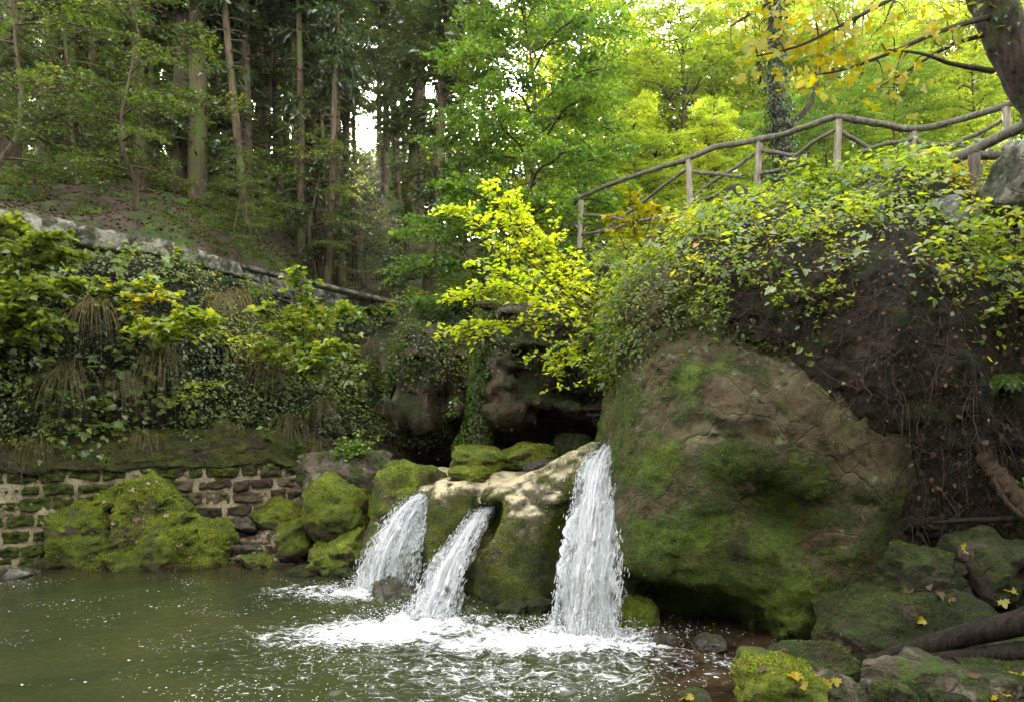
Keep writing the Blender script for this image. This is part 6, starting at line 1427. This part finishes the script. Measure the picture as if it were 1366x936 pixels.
mb = MB(); add_leaves(mb, np.stack([x, y, ground_h(x, y) + rng.uniform(0, 1, n) * hh], -1), nrm(UP + rng.normal(0, 0.5, (n, 3))), nrm(rng.normal(0, 1, (n, 3)) + UP * 0.4), 0.09 * rng.uniform(0.5, 1.2, n), RHOMB)
tag(mb.build('ground_cover', LM['fern']), 'low green moss and bilberry patches on the slope', kind='stuff')
def ray_point(px, py, objs):
    """nearest surface under a pixel among the given objects"""
    from mathutils.bvhtree import BVHTree
    best = None; o = Vector((0, 0, EYE)); d = Vector(P(px, py, 1.0) - np.array([0, 0, EYE])).normalized()
    for ob in objs:
        if ob.name not in _bvh: _bvh[ob.name] = BVHTree.FromPolygons([v.co + ob.location for v in ob.data.vertices], [tuple(p.vertices) for p in ob.data.polygons])
        h, n, i, t = _bvh[ob.name].ray_cast(o, d)
        if h is not None and (best is None or t < best[2]): best = (np.array(h), np.array(n), t)
    return best
_bvh = {}
stones = [o for o in bpy.data.objects if o.name.startswith(('rock', 'log', 'boulder')) and o.type == 'MESH']
def fallen(spots, mat, size, label, group, seed):
    rng = np.random.default_rng(seed)
    for px, py in spots:
        h = ray_point(px, py, stones)
        if h is None: continue
        mb = MB(); n = nrm(h[1] + UP * 0.5 + rng.normal(0, 0.2, 3))
        add_leaves(mb, np.zeros((1, 3)), n[None], rng.normal(0, 1, (1, 3)), size * rng.uniform(0.7, 1.2), MAPLE)
        o = mb.build('fallen_leaf', mat); o.location = h[0] + h[1] * 0.012; tag(o, label, 'leaf', group)
fallen([(1062, 905), (1054, 900), (1068, 902), (1108, 910), (1114, 905), (1286, 734), (1352, 898), (1364, 900), (1340, 928), (1322, 932), (1354, 790), (1338, 800), (916, 931), (925, 930), (1232, 826), (1264, 802), (1075, 917)], LM['maple_gold'], 0.085,
       'yellow maple leaf fallen on the dark mossy rocks of the right shore', 'yellow fallen leaves on the right shore', 5)
fallen([(1262, 733), (1250, 790), (1240, 785), (1270, 795), (1215, 790), (1128, 862), (1044, 868), (1020, 890), (1300, 905)], LM['litter'], 0.08, 'brown dead leaf lying on the dark rocks of the right shore', 'brown dead leaves on the right shore', 6)
fallen([(143, 648), (140, 668), (196, 646), (205, 674), (182, 690), (210, 642), (255, 742), (240, 728), (150, 695), (232, 660), (160, 640), (176, 652), (222, 690)], LM['litter_pale'], 0.07, 'dry pinkish leaf lying on the big left boulder', 'dry leaves on the big left boulder', 7)
# moss grown as real fuzz, a part of each stone
def moss_on(o, n, size, mat, seed, cond):
    rng = np.random.default_rng(seed); p, nn = mesh_sample(o, n, rng, cond)
    k = fbm(p + np.array(o.location), 2.2, 4, 0.6, 12) + rng.normal(0, 0.15, n) > -0.05; p, nn = p[k], nn[k]; n = len(p)
    d = nrm(nn + rng.normal(0, 0.55, (n, 3)))
    mb = MB(); add_leaves(mb, p - nn * 0.004, nrm(rng.normal(0, 1, (n, 3)) + nn * 0.3), d, size * rng.uniform(0.5, 1.3, n), RHOMB)
    m = mb.build('moss', LM[mat]); m.parent = o; m['kind'] = 'stuff'
up_ = lambda c, nn: np.clip(nn[:, 2] * 0.8 + 0.45, 0.0, 1) * (nn[:, 1] < 0.5)
moss_on(lb, 42000, 0.022, 'moss_bright', 1, up_)
moss_on(big, 60000, 0.017, 'moss_dark', 2, lambda c, nn: (nn[:, 1] < 0.4) * np.clip(1.1 - 0.40 * c[:, 2] + 0.8 * fbm(c, 1.1, 4, 0.55, 44) + 0.6 * sstep(2.2, 1.5, c[:, 0]), 0, 1))
moss_on(big, 14000, 0.017, 'moss_mid', 4, lambda c, nn: (nn[:, 1] < 0.4) * np.clip(1.2 * sstep(2.3, 1.5, c[:, 0]) - 0.25 * np.abs(c[:, 2] - 1.0) + 0.7 * fbm(c, 1.3, 4, 0.55, 47), 0, 1))
moss_on(ledge, 52000, 0.018, 'moss_mid', 3, lambda c, nn: (nn[:, 1] < 0.5) * (c[:, 1] < 10.6) * np.clip(1.0 - sstep(0.75, 0.95, nn[:, 2]), 0.0, 1) * sstep(0.2, 0.9, c[:, 2] + 0.3 * fbm(c, 1.5, 3, 0.5, 5)))
for o in stones:
    x, y, z = o.location
    if o in (lb, big) or o.name.startswith('log') or y > 12.2 or z > 3: continue
    big_ = max(o.dimensions)
    mt = o.data.materials[0].name
    if mt.startswith('mossy'): moss_on(o, int(4200 * min(big_, 1.6) ** 2 + 600), 0.020, 'moss_mid', int(x * 100) % 97 + 5, up_)
    elif mt.startswith('dark'): moss_on(o, int(5200 * min(big_, 1.6) ** 2 + 600), 0.015, 'moss_dark', int(x * 100) % 97 + 5, up_)

mc_w = mossy_course; mc_w.location = (0, 0, 0)
moss_on(mossy_course, 46000, 0.018, 'moss_dark', 9, lambda c, nn: np.clip(nn[:, 2] * 0.5 + 0.7, 0.1, 1))
# ================================================================== MORNING HAZE
def haze():
    m = bpy.data.materials.new('haze'); m.use_nodes = True; nt = m.node_tree; nt.nodes.clear()
    o = nt.nodes.new('ShaderNodeOutputMaterial'); v = nt.nodes.new('ShaderNodeVolumePrincipled')
    v.inputs['Color'].default_value = (0.9, 0.9, 0.86, 1); v.inputs['Density'].default_value = HAZE; v.inputs['Anisotropy'].default_value = 0.85
    nt.links.new(v.outputs[0], o.inputs['Volume'])
    mb = MB(); x0, x1, y0, y1, z0, z1 = -1400.0, 1400.0, -1400.0, 1400.0, -3.0, 48.0
    c = np.array([(x, y, z) for x in (x0, x1) for y in (y0, y1) for z in (z0, z1)])
    mb.add(c, [[0, 1, 3, 2], [4, 6, 7, 5], [0, 4, 5, 1], [2, 3, 7, 6], [0, 2, 6, 4], [1, 5, 7, 3]])
    tag(mb.build('haze', m, smooth=False), 'thin morning haze in the forest air', kind='stuff')
haze()
# ================================================================== LIGHT, SKY, CAMERA
def sun_dir(el=22.3):
    e, a = math.radians(el), math.radians(SUN_AZ)
    return Vector((math.sin(a) * math.cos(e), math.cos(a) * math.cos(e), math.sin(e)))
W = bpy.data.worlds.new('World'); SC.world = W; W.use_nodes = True
nt = W.node_tree; bg = nt.nodes['Background']
sky = nt.nodes.new('ShaderNodeTexSky'); sky.sky_type = 'NISHITA'; sky.sun_disc = False
sky.sun_elevation = math.radians(SUN_EL); sky.sun_rotation = math.radians(SUN_AZ); sky.dust_density = 2.0; sky.air_density = 1.0
bg.inputs['Strength'].default_value = SKY
# the sun itself, seen in the sky with its bright aureole
tc = nt.nodes.new('ShaderNodeTexCoord'); dt = nt.nodes.new('ShaderNodeVectorMath'); dt.operation = 'DOT_PRODUCT'
nt.links.new(tc.outputs['Generated'], dt.inputs[0]); dt.inputs[1].default_value = sun_dir()
mr = nt.nodes.new('ShaderNodeMapRange'); mr.interpolation_type = 'SMOOTHSTEP'; nt.links.new(dt.outputs['Value'], mr.inputs['Value'])
mr.inputs['From Min'].default_value = math.cos(math.radians(1.5)); mr.inputs['From Max'].default_value = math.cos(math.radians(0.7)); mr.inputs['To Max'].default_value = SUN_DISC
bg2 = nt.nodes.new('ShaderNodeBackground'); bg2.inputs['Color'].default_value = (1, 0.93, 0.78, 1); nt.links.new(mr.outputs['Result'], bg2.inputs['Strength'])
ad = nt.nodes.new('ShaderNodeAddShader'); hs = nt.nodes.new('ShaderNodeHueSaturation'); hs.inputs['Saturation'].default_value = 0.06; nt.links.new(sky.outputs[0], hs.inputs['Color']); nt.links.new(hs.outputs[0], bg.inputs['Color'])   # sky blue muted so its light stays neutral
nt.links.new(bg.outputs[0], ad.inputs[0]); nt.links.new(bg2.outputs[0], ad.inputs[1]); nt.links.new(ad.outputs[0], nt.nodes['World Output'].inputs['Surface'])
L = bpy.data.lights.new('sun', 'SUN'); L.energy = SUN; L.angle = math.radians(0.6); L.color = (1.0, 0.89, 0.70)
lo = bpy.data.objects.new('sun', L); COL.objects.link(lo); lo.rotation_euler = (-sun_dir(SUN_EL)).to_track_quat('-Z', 'Y').to_euler(); lo.location = (-20, 60, 40)
cam = bpy.data.cameras.new('camera'); co = bpy.data.objects.new('camera', cam); COL.objects.link(co)
cam.sensor_width = 36; cam.lens = 36 * F / 1366; cam.clip_end = 3000; cam.clip_start = 0.05
cam.shift_y = (HY - 468) / 1366
co.location = (0, 0, EYE); co.rotation_euler = (math.pi / 2, 0, 0)
SC.camera = co
SC.view_settings.view_transform = 'Standard'; SC.view_settings.look = 'None'; SC.view_settings.gamma = 1; SC.view_settings.exposure = EXPO
SC.view_settings.use_curve_mapping = False
cy = SC.cycles
cy.max_bounces = 8; cy.diffuse_bounces = 4; cy.glossy_bounces = 3; cy.transmission_bounces = 6; cy.transparent_max_bounces = 12
cy.sample_clamp_indirect = 6; cy.caustics_reflective = False; cy.caustics_refractive = False
